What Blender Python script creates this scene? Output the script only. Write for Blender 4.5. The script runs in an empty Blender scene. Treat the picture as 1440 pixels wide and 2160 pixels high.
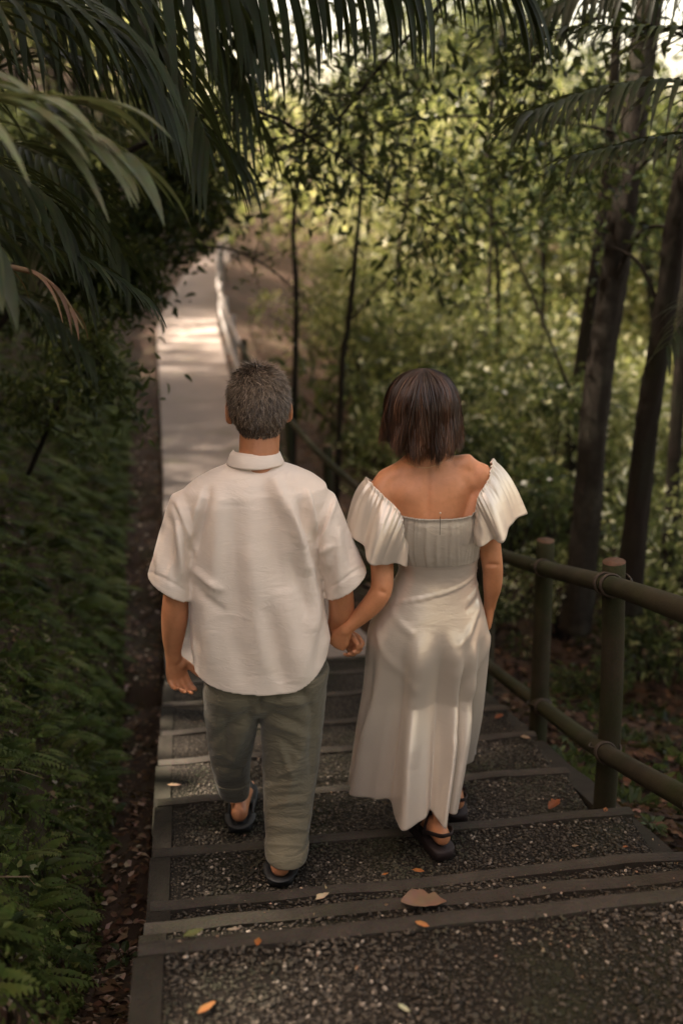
import bpy, math, random
import numpy as np
from mathutils import Vector, noise as mnoise
R = math.radians
sc = bpy.context.scene
rng = np.random.default_rng(7)

# ------------------------------------------------------------------ camera
PITCH, YAW, EYE = 18.6, 8.1, 1.6
cam = bpy.data.cameras.new('camera'); cam_o = bpy.data.objects.new('camera', cam)
sc.collection.objects.link(cam_o); sc.camera = cam_o
cam.sensor_fit = 'VERTICAL'; cam.sensor_height = 36; cam.sensor_width = 24; cam.lens = 35
cam.clip_start = .05; cam.clip_end = 600
cam_o.location = (0, 0, EYE); cam_o.rotation_euler = (R(90 - PITCH), 0, R(-YAW))
cam.dof.use_dof = True; cam.dof.focus_distance = 2.95; cam.dof.aperture_fstop = 1.6
# ------------------------------------------------------------------ world, sun, exposure
SUN_EL, SUN_AZ = 57, -82        # azimuth measured from +Y towards +X
w = bpy.data.worlds.new('World'); sc.world = w; w.use_nodes = True
nt = w.node_tree; nt.nodes.clear()
wo = nt.nodes.new('ShaderNodeOutputWorld'); bg = nt.nodes.new('ShaderNodeBackground')
sky = nt.nodes.new('ShaderNodeTexSky'); sky.sky_type = 'NISHITA'; sky.sun_disc = False
sky.sun_elevation = R(SUN_EL); sky.sun_rotation = R(SUN_AZ); sky.dust_density = 4; sky.air_density = 1.0
wm = nt.nodes.new('ShaderNodeMix'); wm.data_type = 'RGBA'; wm.blend_type = 'MULTIPLY'
wm.inputs[0].default_value = 1; wm.inputs[7].default_value = (1.0, .738, .505, 1)   # warm white balance of the photo
nt.links.new(sky.outputs[0], wm.inputs[6]); nt.links.new(wm.outputs[2], bg.inputs[0])
bg.inputs[1].default_value = .15; nt.links.new(bg.outputs[0], wo.inputs[0])
sun = bpy.data.lights.new('sun', 'SUN'); sun.energy = 5; sun.angle = R(1.5); sun.color = (1, .87, .74)
sun_o = bpy.data.objects.new('sun', sun); sc.collection.objects.link(sun_o)
sd = Vector((math.sin(R(SUN_AZ)) * math.cos(R(SUN_EL)), math.cos(R(SUN_AZ)) * math.cos(R(SUN_EL)), math.sin(R(SUN_EL))))
sun_o.rotation_euler = sd.to_track_quat('Z', 'Y').to_euler(); sun_o.location = sd * 50
sc.view_settings.view_transform = 'Standard'; sc.view_settings.look = 'None'
sc.view_settings.exposure = 2.75; sc.view_settings.gamma = 1
sc.cycles.max_bounces = 6; sc.cycles.diffuse_bounces = 3; sc.cycles.glossy_bounces = 2
sc.cycles.transmission_bounces = 3; sc.cycles.use_denoising = True; sc.cycles.sample_clamp_indirect = 3
sc.cycles.caustics_reflective = False; sc.cycles.caustics_refractive = False

# ------------------------------------------------------------------ measuring helper (photo pixel + depth Y -> metres)
_p, _w = R(PITCH), R(YAW)
FW = np.array([math.sin(_w) * math.cos(_p), math.cos(_w) * math.cos(_p), -math.sin(_p)])
RT = np.array([math.cos(_w), -math.sin(_w), 0.]); UP = np.cross(RT, FW); EY = np.array([0, 0, EYE])
def S(x, y, Y):
    d = FW + RT * (x - 720) / 2100. + UP * (1080 - y) / 2100.
    return EY + d * (Y / d[1])
def G(x, y, z):
    d = FW + RT * (x - 720) / 2100. + UP * (1080 - y) / 2100.
    return EY + d * ((z - EYE) / d[2])
def PR(V):
    v = V - EY; q = v @ FW
    return 720 + 2100 * (v @ RT) / q, 1080 - 2100 * (v @ UP) / q

# ------------------------------------------------------------------ mesh helpers
def nrm(v): v = np.asarray(v, float); return v / (np.linalg.norm(v) + 1e-12)
def mesh(name, V, F, mats, tint=None, smooth=True, mi=None):
    V = np.asarray(V, np.float32)
    me = bpy.data.meshes.new(name)
    if isinstance(F, np.ndarray):
        n, k = F.shape
        me.vertices.add(len(V)); me.vertices.foreach_set('co', V.ravel())
        me.loops.add(n * k); me.loops.foreach_set('vertex_index', F.astype(np.int32).ravel())
        me.polygons.add(n); me.polygons.foreach_set('loop_start', np.arange(0, n * k, k, dtype=np.int32))
        me.polygons.foreach_set('loop_total', np.full(n, k, np.int32))
        me.update(calc_edges=True)
    else:
        me.from_pydata(V.tolist(), [], [list(map(int, f)) for f in F])
    if smooth: me.polygons.foreach_set('use_smooth', np.ones(len(me.polygons), bool))
    if mi is not None: me.polygons.foreach_set('material_index', np.asarray(mi, np.int32))
    for m in (mats if isinstance(mats, (list, tuple)) else [mats]): me.materials.append(m)
    if tint is not None:
        a = me.attributes.new('tint', 'FLOAT', 'POINT'); a.data.foreach_set('value', np.asarray(tint, np.float32))
    return me
def link(name, me, parent=None):
    o = bpy.data.objects.new(name, me); sc.collection.objects.link(o)
    if parent is not None:
        o.parent = parent
    return o
def tag(o, label=None, cat=None, group=None, kind=None):
    for k, v in (('label', label), ('category', cat), ('group', group), ('kind', kind)):
        if v: o[k] = v
    return o
def thing(name, loc, label, cat, group=None):
    o = bpy.data.objects.new(name, None); sc.collection.objects.link(o); o.location = tuple(float(c) for c in loc)
    o.empty_display_size = .1
    return tag(o, label, cat, group)
def part(name, V, F, mats, parent, **k):     # V in world metres; stored relative to the thing's base
    b = parent; off = np.zeros(3)
    while b is not None: off += np.array(b.location); b = b.parent
    return link(name, mesh(name, np.asarray(V) - off, F, mats, **k), parent)
class B:
    def __init__(s): s.V = []; s.F = []; s.n = 0; s.M = []
    def add(s, V, F, m=0):
        s.V.append(np.asarray(V, float)); s.F += [[i + s.n for i in f] for f in F]; s.M += [m] * len(F); s.n += len(V); return s
    def get(s): return np.concatenate(s.V), s.F
def rings(rs, cap0=True, cap1=True):
    n = len(rs[0]); V = np.concatenate(rs); F = []
    for i in range(len(rs) - 1):
        a = i * n; b = a + n
        F += [[a + j, a + (j + 1) % n, b + (j + 1) % n, b + j] for j in range(n)]
    if cap0: F.append(list(range(n))[::-1])
    if cap1: F.append([(len(rs) - 1) * n + j for j in range(n)])
    return V, F
def frames(P):
    P = np.asarray(P, float); T = np.gradient(P, axis=0); return T / (np.linalg.norm(T, axis=1)[:, None] + 1e-9)
def tube(P, r, ref=(1, 0, 0), n=16, dome=True, sub=0):
    P = [np.asarray(p, float) for p in P]
    r = [(q, q) if np.isscalar(q) else q for q in r]
    if sub:
        t = np.arange(len(P)); tt = np.linspace(0, len(P) - 1, (len(P) - 1) * sub + 1)
        P, r = smooth_curve(P, tt), smooth_curve(r, tt)
    T = frames(P); a = np.linspace(0, 2 * math.pi, n, endpoint=False); rs = []; ref = np.asarray(ref, float)
    def ring(c, t, ru, rv):
        rf = ref if abs(t @ nrm(ref)) < .95 else np.array([0, 1., .2])
        u = nrm(rf - (rf @ t) * t); v = np.cross(t, u)
        return c + np.outer(np.cos(a) * ru, u) + np.outer(np.sin(a) * rv, v)
    if dome:
        for k in (80, 55, 30):
            m = min(r[0]); rs.append(ring(P[0] - T[0] * m * math.sin(R(k)), T[0], r[0][0] * math.cos(R(k)), r[0][1] * math.cos(R(k))))
    for c, t, q in zip(P, T, r): rs.append(ring(c, t, q[0], q[1]))
    if dome:
        for k in (30, 55, 80):
            m = min(r[-1]); rs.append(ring(P[-1] + T[-1] * m * math.sin(R(k)), T[-1], r[-1][0] * math.cos(R(k)), r[-1][1] * math.cos(R(k))))
    return rings(rs)
def smooth_curve(P, tt):
    P = np.asarray(P, float); n = len(P); out = []
    for t in tt:
        i = min(int(t), n - 2); f = t - i
        p0, p1, p2, p3 = P[max(i - 1, 0)], P[i], P[i + 1], P[min(i + 2, n - 1)]
        out.append(.5 * (2 * p1 + (p2 - p0) * f + (2 * p0 - 5 * p1 + 4 * p2 - p3) * f * f + (3 * p1 - p0 - 3 * p2 + p3) * f ** 3))
    return np.array(out)
def ell(c, r, n=20, m=12):
    rs = []
    for i in range(1, m):
        th = math.pi * i / m; a = np.linspace(0, 2 * math.pi, n, endpoint=False)
        rs.append(np.stack([c[0] + r[0] * math.sin(th) * np.cos(a), c[1] + r[1] * math.sin(th) * np.sin(a), np.full(n, c[2] - r[2] * math.cos(th))], 1))
    return rings(rs)
def hring(xl, xr, y, Y, ry, n=64, pw=2.3, cy=None):   # horizontal ring from its two outline pixels at depth Y
    a, b = S(xl, y, Y), S(xr, y, Y); c = (a + b) / 2; rx = (b[0] - a[0]) / 2
    t = np.linspace(0, 2 * math.pi, n, endpoint=False); e = 2 / pw
    return np.stack([c[0] + rx * np.sign(np.cos(t)) * abs(np.cos(t)) ** e, (cy or Y) + ry * np.sign(np.sin(t)) * abs(np.sin(t)) ** e, np.full(n, c[2])], 1)
def remesh(b, vox, sm=4, fac=.5):
    V, F = b.get(); me = bpy.data.meshes.new('tmp'); me.from_pydata(V.tolist(), [], F)
    o = bpy.data.objects.new('tmp', me); sc.collection.objects.link(o)
    m = o.modifiers.new('r', 'REMESH'); m.mode = 'VOXEL'; m.voxel_size = vox
    s = o.modifiers.new('s', 'SMOOTH'); s.factor = fac; s.iterations = sm
    dg = bpy.context.evaluated_depsgraph_get(); ev = o.evaluated_get(dg); r = bpy.data.meshes.new_from_object(ev)
    bpy.data.objects.remove(o); return r
def mget(me):
    n = len(me.vertices); V = np.empty(n * 3, np.float32); me.vertices.foreach_get('co', V)
    N = np.empty(n * 3, np.float32); me.vertex_normals.foreach_get('vector', N); return V.reshape(-1, 3).astype(float), N.reshape(-1, 3).astype(float)
def mset(me, V): me.vertices.foreach_set('co', V.astype(np.float32).ravel()); me.update()
def segd(px, py, x0, y0, x1, y1):
    dx, dy = x1 - x0, y1 - y0; t = np.clip(((px - x0) * dx + (py - y0) * dy) / (dx * dx + dy * dy + 1e-9), 0, 1)
    d = (px - x0) * dy - (py - y0) * dx; L = math.hypot(dx, dy)
    return d / L, np.hypot(px - x0 - t * dx, py - y0 - t * dy), t
def folds(me, L, front=False):               # creases: (x0,y0,x1,y1,width,height mm[,skew]) read off the photo onto the cloth
    V, N = mget(me); px, py = PR(V); f = np.clip(-(N @ FW) * 1.6, 0, 1); D = np.zeros(len(V))
    for l in L:
        x0, y0, x1, y1, wd, am = l[:6]; sg, d, t = segd(px, py, x0, y0, x1, y1)
        prof = np.exp(-(d / wd) ** 2) * (.35 + .65 * np.sin(np.clip(t, .0, 1) * math.pi) ** .5)
        if len(l) > 6: prof = prof * np.where(sg * l[6] > 0, np.exp(-(d / wd) ** 2 * 2), 1)
        D += am * .001 * prof * (2.7 if wd > 8 else 1.5)
    mset(me, V + N * (D * f)[:, None])
def nz(V, s, seed=0, o=2):                    # cheap smooth noise from sines
    r = np.random.default_rng(seed); out = np.zeros(len(V))
    for k in range(6 * o):
        d = r.normal(size=3); d /= np.linalg.norm(d); fr = s * (.6 + 1.1 * (k / (6. * o)) * o)
        out += np.sin(V @ d * fr + r.uniform(0, 6.28)) / (1 + k * .25)
    return out / 3.
def finish(name, me, mats, parent):
    off = np.zeros(3); b = parent
    while b is not None: off += np.array(b.location); b = b.parent
    V, _ = mget(me); mset(me, V - off); me.name = name; me.materials.clear()
    for m in (mats if isinstance(mats, list) else [mats]): me.materials.append(m)
    me.polygons.foreach_set('use_smooth', np.ones(len(me.polygons), bool)); return link(name, me, parent)

# ------------------------------------------------------------------ materials
def M(name): m = bpy.data.materials.new(name); m.use_nodes = True; t = m.node_tree; return m, t, t.nodes['Principled BSDF'], t.nodes['Material Output']
def nd(t, ty, **k):
    n = t.nodes.new(ty)
    for a, b in k.items(): setattr(n, a, b)
    return n
def ramp(t, stops):
    r = nd(t, 'ShaderNodeValToRGB'); e = r.color_ramp.elements
    while len(e) < len(stops): e.new(.5)
    for q, (p, c) in zip(e, stops): q.position = p; q.color = (*c, 1)
    return r
def noise_tex(t, s, d=4, r=.55, vec=None, dist=0):
    n = nd(t, 'ShaderNodeTexNoise'); n.inputs['Scale'].default_value = s; n.inputs['Detail'].default_value = d
    n.inputs['Roughness'].default_value = r; n.inputs['Distortion'].default_value = dist
    t.links.new(vec if vec is not None else coords(t), n.inputs['Vector']); return n
def coords(t):
    for n in t.nodes:
        if n.type == 'TEX_COORD': return n.outputs['Object']
    return nd(t, 'ShaderNodeTexCoord').outputs['Object']
def mix(t, f, a, b, mode='MIX'):
    m = nd(t, 'ShaderNodeMix', data_type='RGBA', blend_type=mode)
    for i, v in ((0, f), (6, a), (7, b)):
        if hasattr(v, 'links') or isinstance(v, bpy.types.NodeSocket): t.links.new(v, m.inputs[i])
        else: m.inputs[i].default_value = v if i == 0 else (*v, 1)
    return m.outputs[2]
def bump(t, h, s, d, nrm_=None):
    b = nd(t, 'ShaderNodeBump'); b.inputs['Strength'].default_value = s; b.inputs['Distance'].default_value = d
    t.links.new(h, b.inputs['Height'])
    if nrm_ is not None: t.links.new(nrm_, b.inputs['Normal'])
    return b.outputs[0]
def leafmat(name, stops, rough=.42, trans=.35, spec=.5, vein=True):
    m, t, p, out = M(name)
    at = nd(t, 'ShaderNodeAttribute', attribute_name='tint'); oi = nd(t, 'ShaderNodeObjectInfo')
    ad = nd(t, 'ShaderNodeMath', operation='MULTIPLY_ADD'); ad.inputs[1].default_value = .25
    t.links.new(oi.outputs['Random'], ad.inputs[0]); t.links.new(at.outputs['Fac'], ad.inputs[2])
    sb = nd(t, 'ShaderNodeMath', operation='SUBTRACT'); sb.inputs[1].default_value = .12; t.links.new(ad.outputs[0], sb.inputs[0])
    r = ramp(t, stops); t.links.new(sb.outputs[0], r.inputs[0])
    n = noise_tex(t, 30, 2); c = mix(t, .35, r.outputs[0], n.outputs['Color'], 'OVERLAY') if vein else r.outputs[0]
    t.links.new(c, p.inputs['Base Color']); p.inputs['Roughness'].default_value = rough; p.inputs['Specular IOR Level'].default_value = spec
    tr = nd(t, 'ShaderNodeBsdfTranslucent'); c2 = mix(t, .38, c, (.30, .34, .12), 'MIX'); c3 = mix(t, 1., c2, (1.1, 1.1, .9), 'MULTIPLY')
    t.links.new(c3, tr.inputs[0]); ms = nd(t, 'ShaderNodeMixShader'); ms.inputs[0].default_value = trans
    t.links.new(p.outputs[0], ms.inputs[1]); t.links.new(tr.outputs[0], ms.inputs[2]); t.links.new(ms.outputs[0], out.inputs[0]); return m
def cloth(name, col, rough, sheen=.3, weave=900, bs=.15, aniso=0, spec=.4, mott=.1, wr=0, metal=0):
    m, t, p, out = M(name); n = noise_tex(t, 9, 4); d = tuple(c * (1 - mott) for c in col)
    t.links.new(mix(t, n.outputs[0], d, tuple(min(1, c * (1 + mott)) for c in col)), p.inputs['Base Color'])
    p.inputs['Roughness'].default_value = rough; p.inputs['Sheen Weight'].default_value = sheen; p.inputs['Metallic'].default_value = metal; p.inputs['Sheen Roughness'].default_value = .5
    p.inputs['Specular IOR Level'].default_value = spec; p.inputs['Anisotropic'].default_value = aniso
    mp = nd(t, 'ShaderNodeMapping'); mp.inputs['Scale'].default_value = (.25, .25, 2.2); t.links.new(coords(t), mp.inputs[0])
    a = noise_tex(t, weave * .35, 3, .7, mp.outputs[0]); h = bump(t, a.outputs[0], bs, .002)
    mp2 = nd(t, 'ShaderNodeMapping'); mp2.inputs['Scale'].default_value = (1, 1, 3.2); t.links.new(coords(t), mp2.inputs[0])
    b = noise_tex(t, 14, 3, .5, mp2.outputs[0], 1.2); h = bump(t, b.outputs[0], .13 + wr, .008, h)
    e = noise_tex(t, 7, 3, .55, mp2.outputs[0], 1.6); er = ramp(t, [(.40, (0, 0, 0)), (.495, (1, 1, 1)), (.505, (1, 1, 1)), (.60, (0, 0, 0))]); t.links.new(e.outputs[0], er.inputs[0]); h = bump(t, er.outputs[0], max(.12 + wr * .9, .02), .006, h)
    t.links.new(h, p.inputs['Normal']); return m
def skin(name, col):
    m, t, p, out = M(name); n = noise_tex(t, 16, 4); n2 = noise_tex(t, 260, 4, .7)
    c = mix(t, n.outputs[0], tuple(x * .72 for x in col), tuple(min(1, x * 1.25) for x in col)); n5 = noise_tex(t, 95, 3); fr_ = ramp(t, [(.0, (.45, .35, .3)), (.36, (.8, .75, .72)), (.5, (1, 1, 1))]); t.links.new(n5.outputs[0], fr_.inputs[0]); c = mix(t, .22, c, fr_.outputs[0], 'MULTIPLY'); t.links.new(c, p.inputs['Base Color'])
    p.inputs['Subsurface Weight'].default_value = .12; p.inputs['Subsurface Radius'].default_value = (.012, .005, .003); p.inputs['Subsurface Scale'].default_value = .5
    p.inputs['Roughness'].default_value = .46; t.links.new(bump(t, n2.outputs[0], .3, .0015), p.inputs['Normal']); return m
def hairmat(name, stops, rough=.38):
    m, t, p, out = M(name); at = nd(t, 'ShaderNodeAttribute', attribute_name='tint'); r = ramp(t, stops)
    t.links.new(at.outputs['Fac'], r.inputs[0]); t.links.new(r.outputs[0], p.inputs['Base Color']); p.inputs['Roughness'].default_value = rough
    p.inputs['Specular IOR Level'].default_value = .55; return m
def plain(name, col, rough=.6, bs=.2, sc_=60, var=.25, metal=0):
    m, t, p, out = M(name); n = noise_tex(t, sc_, 4)
    t.links.new(mix(t, n.outputs[0], tuple(c * (1 - var) for c in col), tuple(c * (1 + var) for c in col)), p.inputs['Base Color'])
    p.inputs['Roughness'].default_value = rough; p.inputs['Metallic'].default_value = metal
    t.links.new(bump(t, n.outputs[0], bs, .003), p.inputs['Normal']); return m
SHIRT = cloth('cream_shirt_cloth', (.82, .70, .60), .8, .25, 700, .22)
OLIVE = cloth('olive_cotton', (.118, .103, .066), .85, .2, 900, .25, wr=.25)
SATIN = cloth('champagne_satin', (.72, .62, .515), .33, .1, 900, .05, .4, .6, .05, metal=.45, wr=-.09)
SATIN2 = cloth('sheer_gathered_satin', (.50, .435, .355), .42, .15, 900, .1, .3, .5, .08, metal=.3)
SKIN_M = skin('tanned_skin_man', (.52, .225, .11)); SKIN_W = skin('tanned_skin_woman', (.62, .265, .125))
HAIR_M = hairmat('grey_brown_hair', [(0, (.022, .013, .008)), (.4, (.062, .039, .024)), (.7, (.16, .112, .074)), (1, (.40, .31, .23))], .45)
HAIR_W = hairmat('dark_brown_hair', [(0, (.012, .005, .003)), (.45, (.036, .015, .007)), (.8, (.10, .043, .022)), (1, (.24, .115, .06))], .38)
BLACK = plain('black_rubber', (.008, .008, .009), .6); BROWNS = plain('dark_brown_strap', (.018, .009, .008), .65, .4, 300)
def mossy(name, c1, c2, moss, mz=.5, scale=7, peb=0, bs=.5):
    m, t, p, out = M(name); n = noise_tex(t, scale, 6, .62); n2 = noise_tex(t, 2.3, 4, .6); n3 = noise_tex(t, 160, 3, .6)
    c = mix(t, n.outputs[0], c1, c2); c = mix(t, .5, c, n3.outputs['Color'], 'SOFT_LIGHT')
    r = ramp(t, [(mz - .07, (0, 0, 0)), (mz + .1, (1, 1, 1))]); t.links.new(n2.outputs[0], r.inputs[0])
    h = n3.outputs[0]
    if peb:
        v = nd(t, 'ShaderNodeTexVoronoi'); v.inputs['Scale'].default_value = peb; t.links.new(coords(t), v.inputs['Vector'])
        v.inputs['Randomness'].default_value = .9
        cr = ramp(t, [(0, (.14, .115, .09)), (.25, (.045, .037, .028)), (.6, (.085, .068, .050)), (.86, (.135, .105, .076)), (.97, (.05, .04, .03)), (1, (.22, .18, .14))])
        sp = nd(t, 'ShaderNodeSeparateColor'); t.links.new(v.outputs['Color'], sp.inputs[0]); t.links.new(sp.outputs[0], cr.inputs[0])
        dr = ramp(t, [(.0, (1, 1, 1)), (.3, (.9, .9, .9)), (.62, (.0, .0, .0))]); t.links.new(v.outputs['Distance'], dr.inputs[0])
        c = mix(t, dr.outputs[0], tuple(x * .5 for x in c1), mix(t, .75, c, cr.outputs[0]))
        b1 = bump(t, dr.outputs[0], 1., .02); nn = bump(t, n3.outputs[0], .3, .003, b1)
    else:
        b1 = bump(t, n.outputs[0], bs, .01); nn = bump(t, n3.outputs[0], bs, .004, b1)
    mm = nd(t, 'ShaderNodeMath', operation='MULTIPLY'); t.links.new(r.outputs[0], mm.inputs[0]); t.links.new(n.outputs[0], mm.inputs[1])
    c = mix(t, mm.outputs[0], c, moss); t.links.new(c, p.inputs['Base Color']); p.inputs['Roughness'].default_value = .85; p.inputs['Specular IOR Level'].default_value = .15
    t.links.new(nn, p.inputs['Normal']); return m
TREAD = mossy('exposed_aggregate', (.036, .029, .0215), (.095, .077, .058), (.026, .030, .012), .58, 7, 95)
NOSE = mossy('worn_concrete_nosing', (.028, .024, .0185), (.070, .058, .047), (.027, .030, .013), .58, 16, 0, 1.)
SIDE = mossy('mossy_concrete_side', (.014, .012, .009), (.046, .038, .028), (.018, .020, .009), .56, 9, 0, 1.)
PATHM = mossy('pale_concrete_path', (.165, .136, .116), (.235, .195, .167), (.13, .12, .07), .62, 1.6)
DIRT = mossy('leafy_earth', (.024, .015, .010), (.075, .046, .031), (.030, .034, .010), .55, 5, bs=.9)
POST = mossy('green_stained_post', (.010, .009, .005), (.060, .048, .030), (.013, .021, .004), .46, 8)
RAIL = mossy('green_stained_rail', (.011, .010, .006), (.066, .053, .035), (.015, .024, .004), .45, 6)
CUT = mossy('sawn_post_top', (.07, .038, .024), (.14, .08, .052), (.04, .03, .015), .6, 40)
PALERAIL = mossy('sunlit_far_rail', (.20, .185, .17), (.40, .37, .34), (.15, .14, .10), .7, 8)  # far rail and posts: sunlit brightness put into the colour
WIRE = plain('rusty_wire', (.045, .032, .022), .5, .3, 200, .4, .5)
BARK = mossy('dark_bark', (.006, .004, .003), (.022, .016, .011), (.012, .014, .006), .52, 13, bs=1)
BARK2 = mossy('lichen_bark', (.004, .003, .002), (.030, .023, .016), (.060, .055, .040), .56, 24, bs=1)
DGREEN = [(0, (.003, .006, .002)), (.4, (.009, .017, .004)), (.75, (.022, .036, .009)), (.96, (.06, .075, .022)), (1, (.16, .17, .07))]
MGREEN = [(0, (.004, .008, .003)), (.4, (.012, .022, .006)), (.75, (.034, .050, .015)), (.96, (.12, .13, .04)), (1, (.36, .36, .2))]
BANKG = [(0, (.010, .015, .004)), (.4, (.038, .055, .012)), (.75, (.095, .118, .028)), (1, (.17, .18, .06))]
LGREEN = [(0, (.012, .018, .005)), (.35, (.05, .062, .016)), (.62, (.17, .18, .06)), (.88, (.42, .41, .19)), (1, (.68, .66, .48))]  # cream end puts the background highlights into the leaf colour
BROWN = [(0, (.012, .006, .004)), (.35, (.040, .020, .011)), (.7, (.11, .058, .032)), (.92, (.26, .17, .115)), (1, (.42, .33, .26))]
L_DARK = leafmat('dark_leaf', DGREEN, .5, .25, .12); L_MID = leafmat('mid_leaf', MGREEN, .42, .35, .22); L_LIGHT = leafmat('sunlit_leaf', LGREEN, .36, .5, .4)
L_PALM = leafmat('palm_leaf', [(0, (.010, .014, .006)), (.5, (.026, .034, .014)), (.8, (.062, .072, .032)), (1, (.12, .12, .06))], .5, .12, .15)
L_LIT = leafmat('dead_leaf', BROWN, .7, .12, .12)
L_ORANGE = leafmat('orange_leaf', [(0, (.20, .050, .010)), (.5, (.34, .11, .02)), (1, (.46, .20, .07))], .5, .15)
L_TAN = leafmat('dry_tan_leaf', [(0, (.15, .088, .052)), (.5, (.24, .155, .098)), (1, (.38, .28, .2))], .75, .12)
L_BANK = leafmat('bank_leaf', BANKG, .6, .3, .1)
L_WHITE = leafmat('pale_glint', [(0, (.55, .52, .45)), (1, (.8, .78, .72))], .5, .3)

# ------------------------------------------------------------------ ground shape
EDGE = [1.826, 2.087, 2.368, 2.817, 3.301, 3.797, 4.276, 4.80, 5.30, 5.75]
LEV = [0, -.17, -.34, -.50, -.64, -.78, -.92, -1.06, -1.20, -1.34]       # tread height that ends at each edge
def base_z(y): return np.interp(y, [-4, 0, 1.8, 2.6, 5.6, 12, 25, 45, 90, 200], [-.1, -.1, -.1, -.60, -1.36, -1.36, -1.42, -1.5, -1.5, -1.5])
def left_x(y): return np.interp(y, [-3, 1.8, 5.6, 10, 15, 20.8, 28, 37, 46, 60], [-.17, -.19, -.30, -.43, -.62, -.86, -.7, -.22, .7, 3])
def right_x(y): return np.interp(y, [-3, 1.8, 3, 5, 6.4, 10, 15, 20.8, 28, 37, 46, 60], [1.9, 1.75, 1.42, 1.45, 1.05, .72, .58, .52, .65, .98, 2, 4.6])
def gz(x, y):
    x = np.asarray(x, float); y = np.asarray(y, float); b = base_z(y); L = left_x(y); Rr = right_x(y)
    tl = L - np.interp(y, [0, 2, 5, 9, 40], [.19, .235, .29, .40, .85])      # toe of the bank
    u = np.maximum(tl - x, 0); bank = 2.1 * u / (1 + .12 * u) + .10 * np.sin(y * 1.7 + x * 2) * np.minimum(u, 1)
    v = np.maximum(x - Rr, 0); fall = -.22 * np.minimum(v, 6) + .05 * np.sin(x * 2.1 + y) * np.minimum(v, 1)
    far = np.maximum(y - 48, 0) * .10; far = np.minimum(far, 40)
    hump = .03 * np.sin(x * 7 + y * 3) + .025 * np.sin(x * 3 - y * 9)
    onpath = (x > L - .02) & (x < Rr + .02)
    return np.where(onpath, b - .12, b - .06 + bank + fall + hump) + far - np.where((x < L) & (y < 5.6), .10, 0)

xs = np.unique(np.concatenate([-np.geomspace(.05, 160, 70)[::-1], np.arange(-3, 4, .06), np.geomspace(4, 160, 50)]))
ys = np.unique(np.concatenate([np.arange(-3, 12, .08), np.arange(12, 60, .4), np.geomspace(60, 260, 30), [-30, -10, -5]]))
gx, gy = np.meshgrid(xs, ys); gv = np.stack([gx.ravel(), gy.ravel(), gz(gx, gy).ravel()], 1)
nx, ny = len(xs), len(ys); ii = (np.arange(ny - 1)[:, None] * nx + np.arange(nx - 1)[None]).ravel()
gf = np.stack([ii, ii + 1, ii + 1 + nx, ii + nx], 1)
tag(link('ground', mesh('ground', gv, gf, DIRT)), kind='structure')

# path: a concrete strip with slab joints
pb = B(); yy = np.concatenate([np.arange(5.75, 46, .5), [46]])
for k in range(len(yy) - 1):
    a, b = yy[k], yy[k + 1] - (.012 if k % 4 == 3 else 0)
    zt = -1.345; q = lambda x, y, d: [x, y, base_z(y) - zt * 0 + .02 - d]
    la, lb, ra, rb = left_x(a), left_x(b), right_x(a) - .12, right_x(b) - .12
    V = [q(la, a, 0), q(ra, a, 0), q(rb, b, 0), q(lb, b, 0), q(la, a, .25), q(ra, a, .25), q(rb, b, .25), q(lb, b, .25)]
    pb.add(V, [[0, 1, 2, 3], [0, 4, 5, 1], [1, 5, 6, 2], [2, 6, 7, 3], [3, 7, 4, 0]])
V, F = pb.get(); tag(link('path', mesh('path', V, F, PATHM, smooth=False)), kind='structure')

# ------------------------------------------------------------------ steps
stairs = thing('stone_steps', (.6, 1.8, -.1), 'dark pebbled concrete steps with worn smooth nosings leading down to the path', 'steps')
def rough_slab(x0, x1, y0, y1, z0, z1, nxs, nys, amp, seed):   # closed slab whose top and edges are slightly uneven
    r = np.random.default_rng(seed); X = np.linspace(x0, x1, nxs); Y = np.linspace(y0, y1, nys)
    gx, gy = np.meshgrid(X, Y); P = np.stack([gx.ravel(), gy.ravel(), np.full(gx.size, z1)], 1)
    P[:, 2] += amp * nz(P * [1, 1, 0], 14, seed); edge = (gy.ravel() >= y1 - 1e-6) | (gy.ravel() <= y0 + 1e-6)
    P[:, 1] += np.where(edge, amp * np.where(gy.ravel() >= y1 - 1e-6, .6, .9) * nz(P * [1, 0, 0] + [0, seed, 0], 20, seed + 1), 0)
    P[edge, 2] -= .004; Q = P.copy(); Q[:, 2] = z0; n = len(P); F = []
    for j in range(nys - 1):
        for i in range(nxs - 1):
            a = j * nxs + i; F.append([a, a + 1, a + 1 + nxs, a + nxs])
    rim = list(range(nxs)) + [nxs * (j + 1) - 1 for j in range(1, nys)] + [nxs * (nys - 1) + i for i in range(nxs - 2, -1, -1)] + [nxs * j for j in range(nys - 2, 0, -1)]
    for k in range(len(rim)):
        a, b = rim[k], rim[(k + 1) % len(rim)]; F.append([a, a + n, b + n, b])
    return np.concatenate([P, Q]), F
NW = .043
ys0 = -1.6
for k, (e, z) in enumerate(zip(EDGE, LEV)):
    yb = ys0 if k == 0 else EDGE[k - 1] - .03
    lx = [-.19, -.20, -.205, -.222, -.232, -.252, -.262, -.275, -.285, -.295][k]
    rx = [1.95, 1.85, 1.74, 1.42, 1.38, 1.42, 1.44, 1.45, 1.45, 1.45][k]
    V, F = rough_slab(lx + .055, rx - .02, yb, e - NW, z - .30, z - .006, 40, 14 if k else 40, .003, k)
    part('tread', V, F, TREAD, stairs, smooth=False)
    V, F = rough_slab(lx - .002, rx, e - NW + .001, e, z - .30, z + .002, 60, 4, .006, 20 + k)
    part('nosing', V, F, NOSE, stairs, smooth=False)
    V, F = rough_slab(lx - .012, lx + .054, yb, e - NW, z - .42, z + .001, 5, 14, .003, 40 + k)
    part('side_kerb', V, F, SIDE, stairs, smooth=False)
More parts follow.
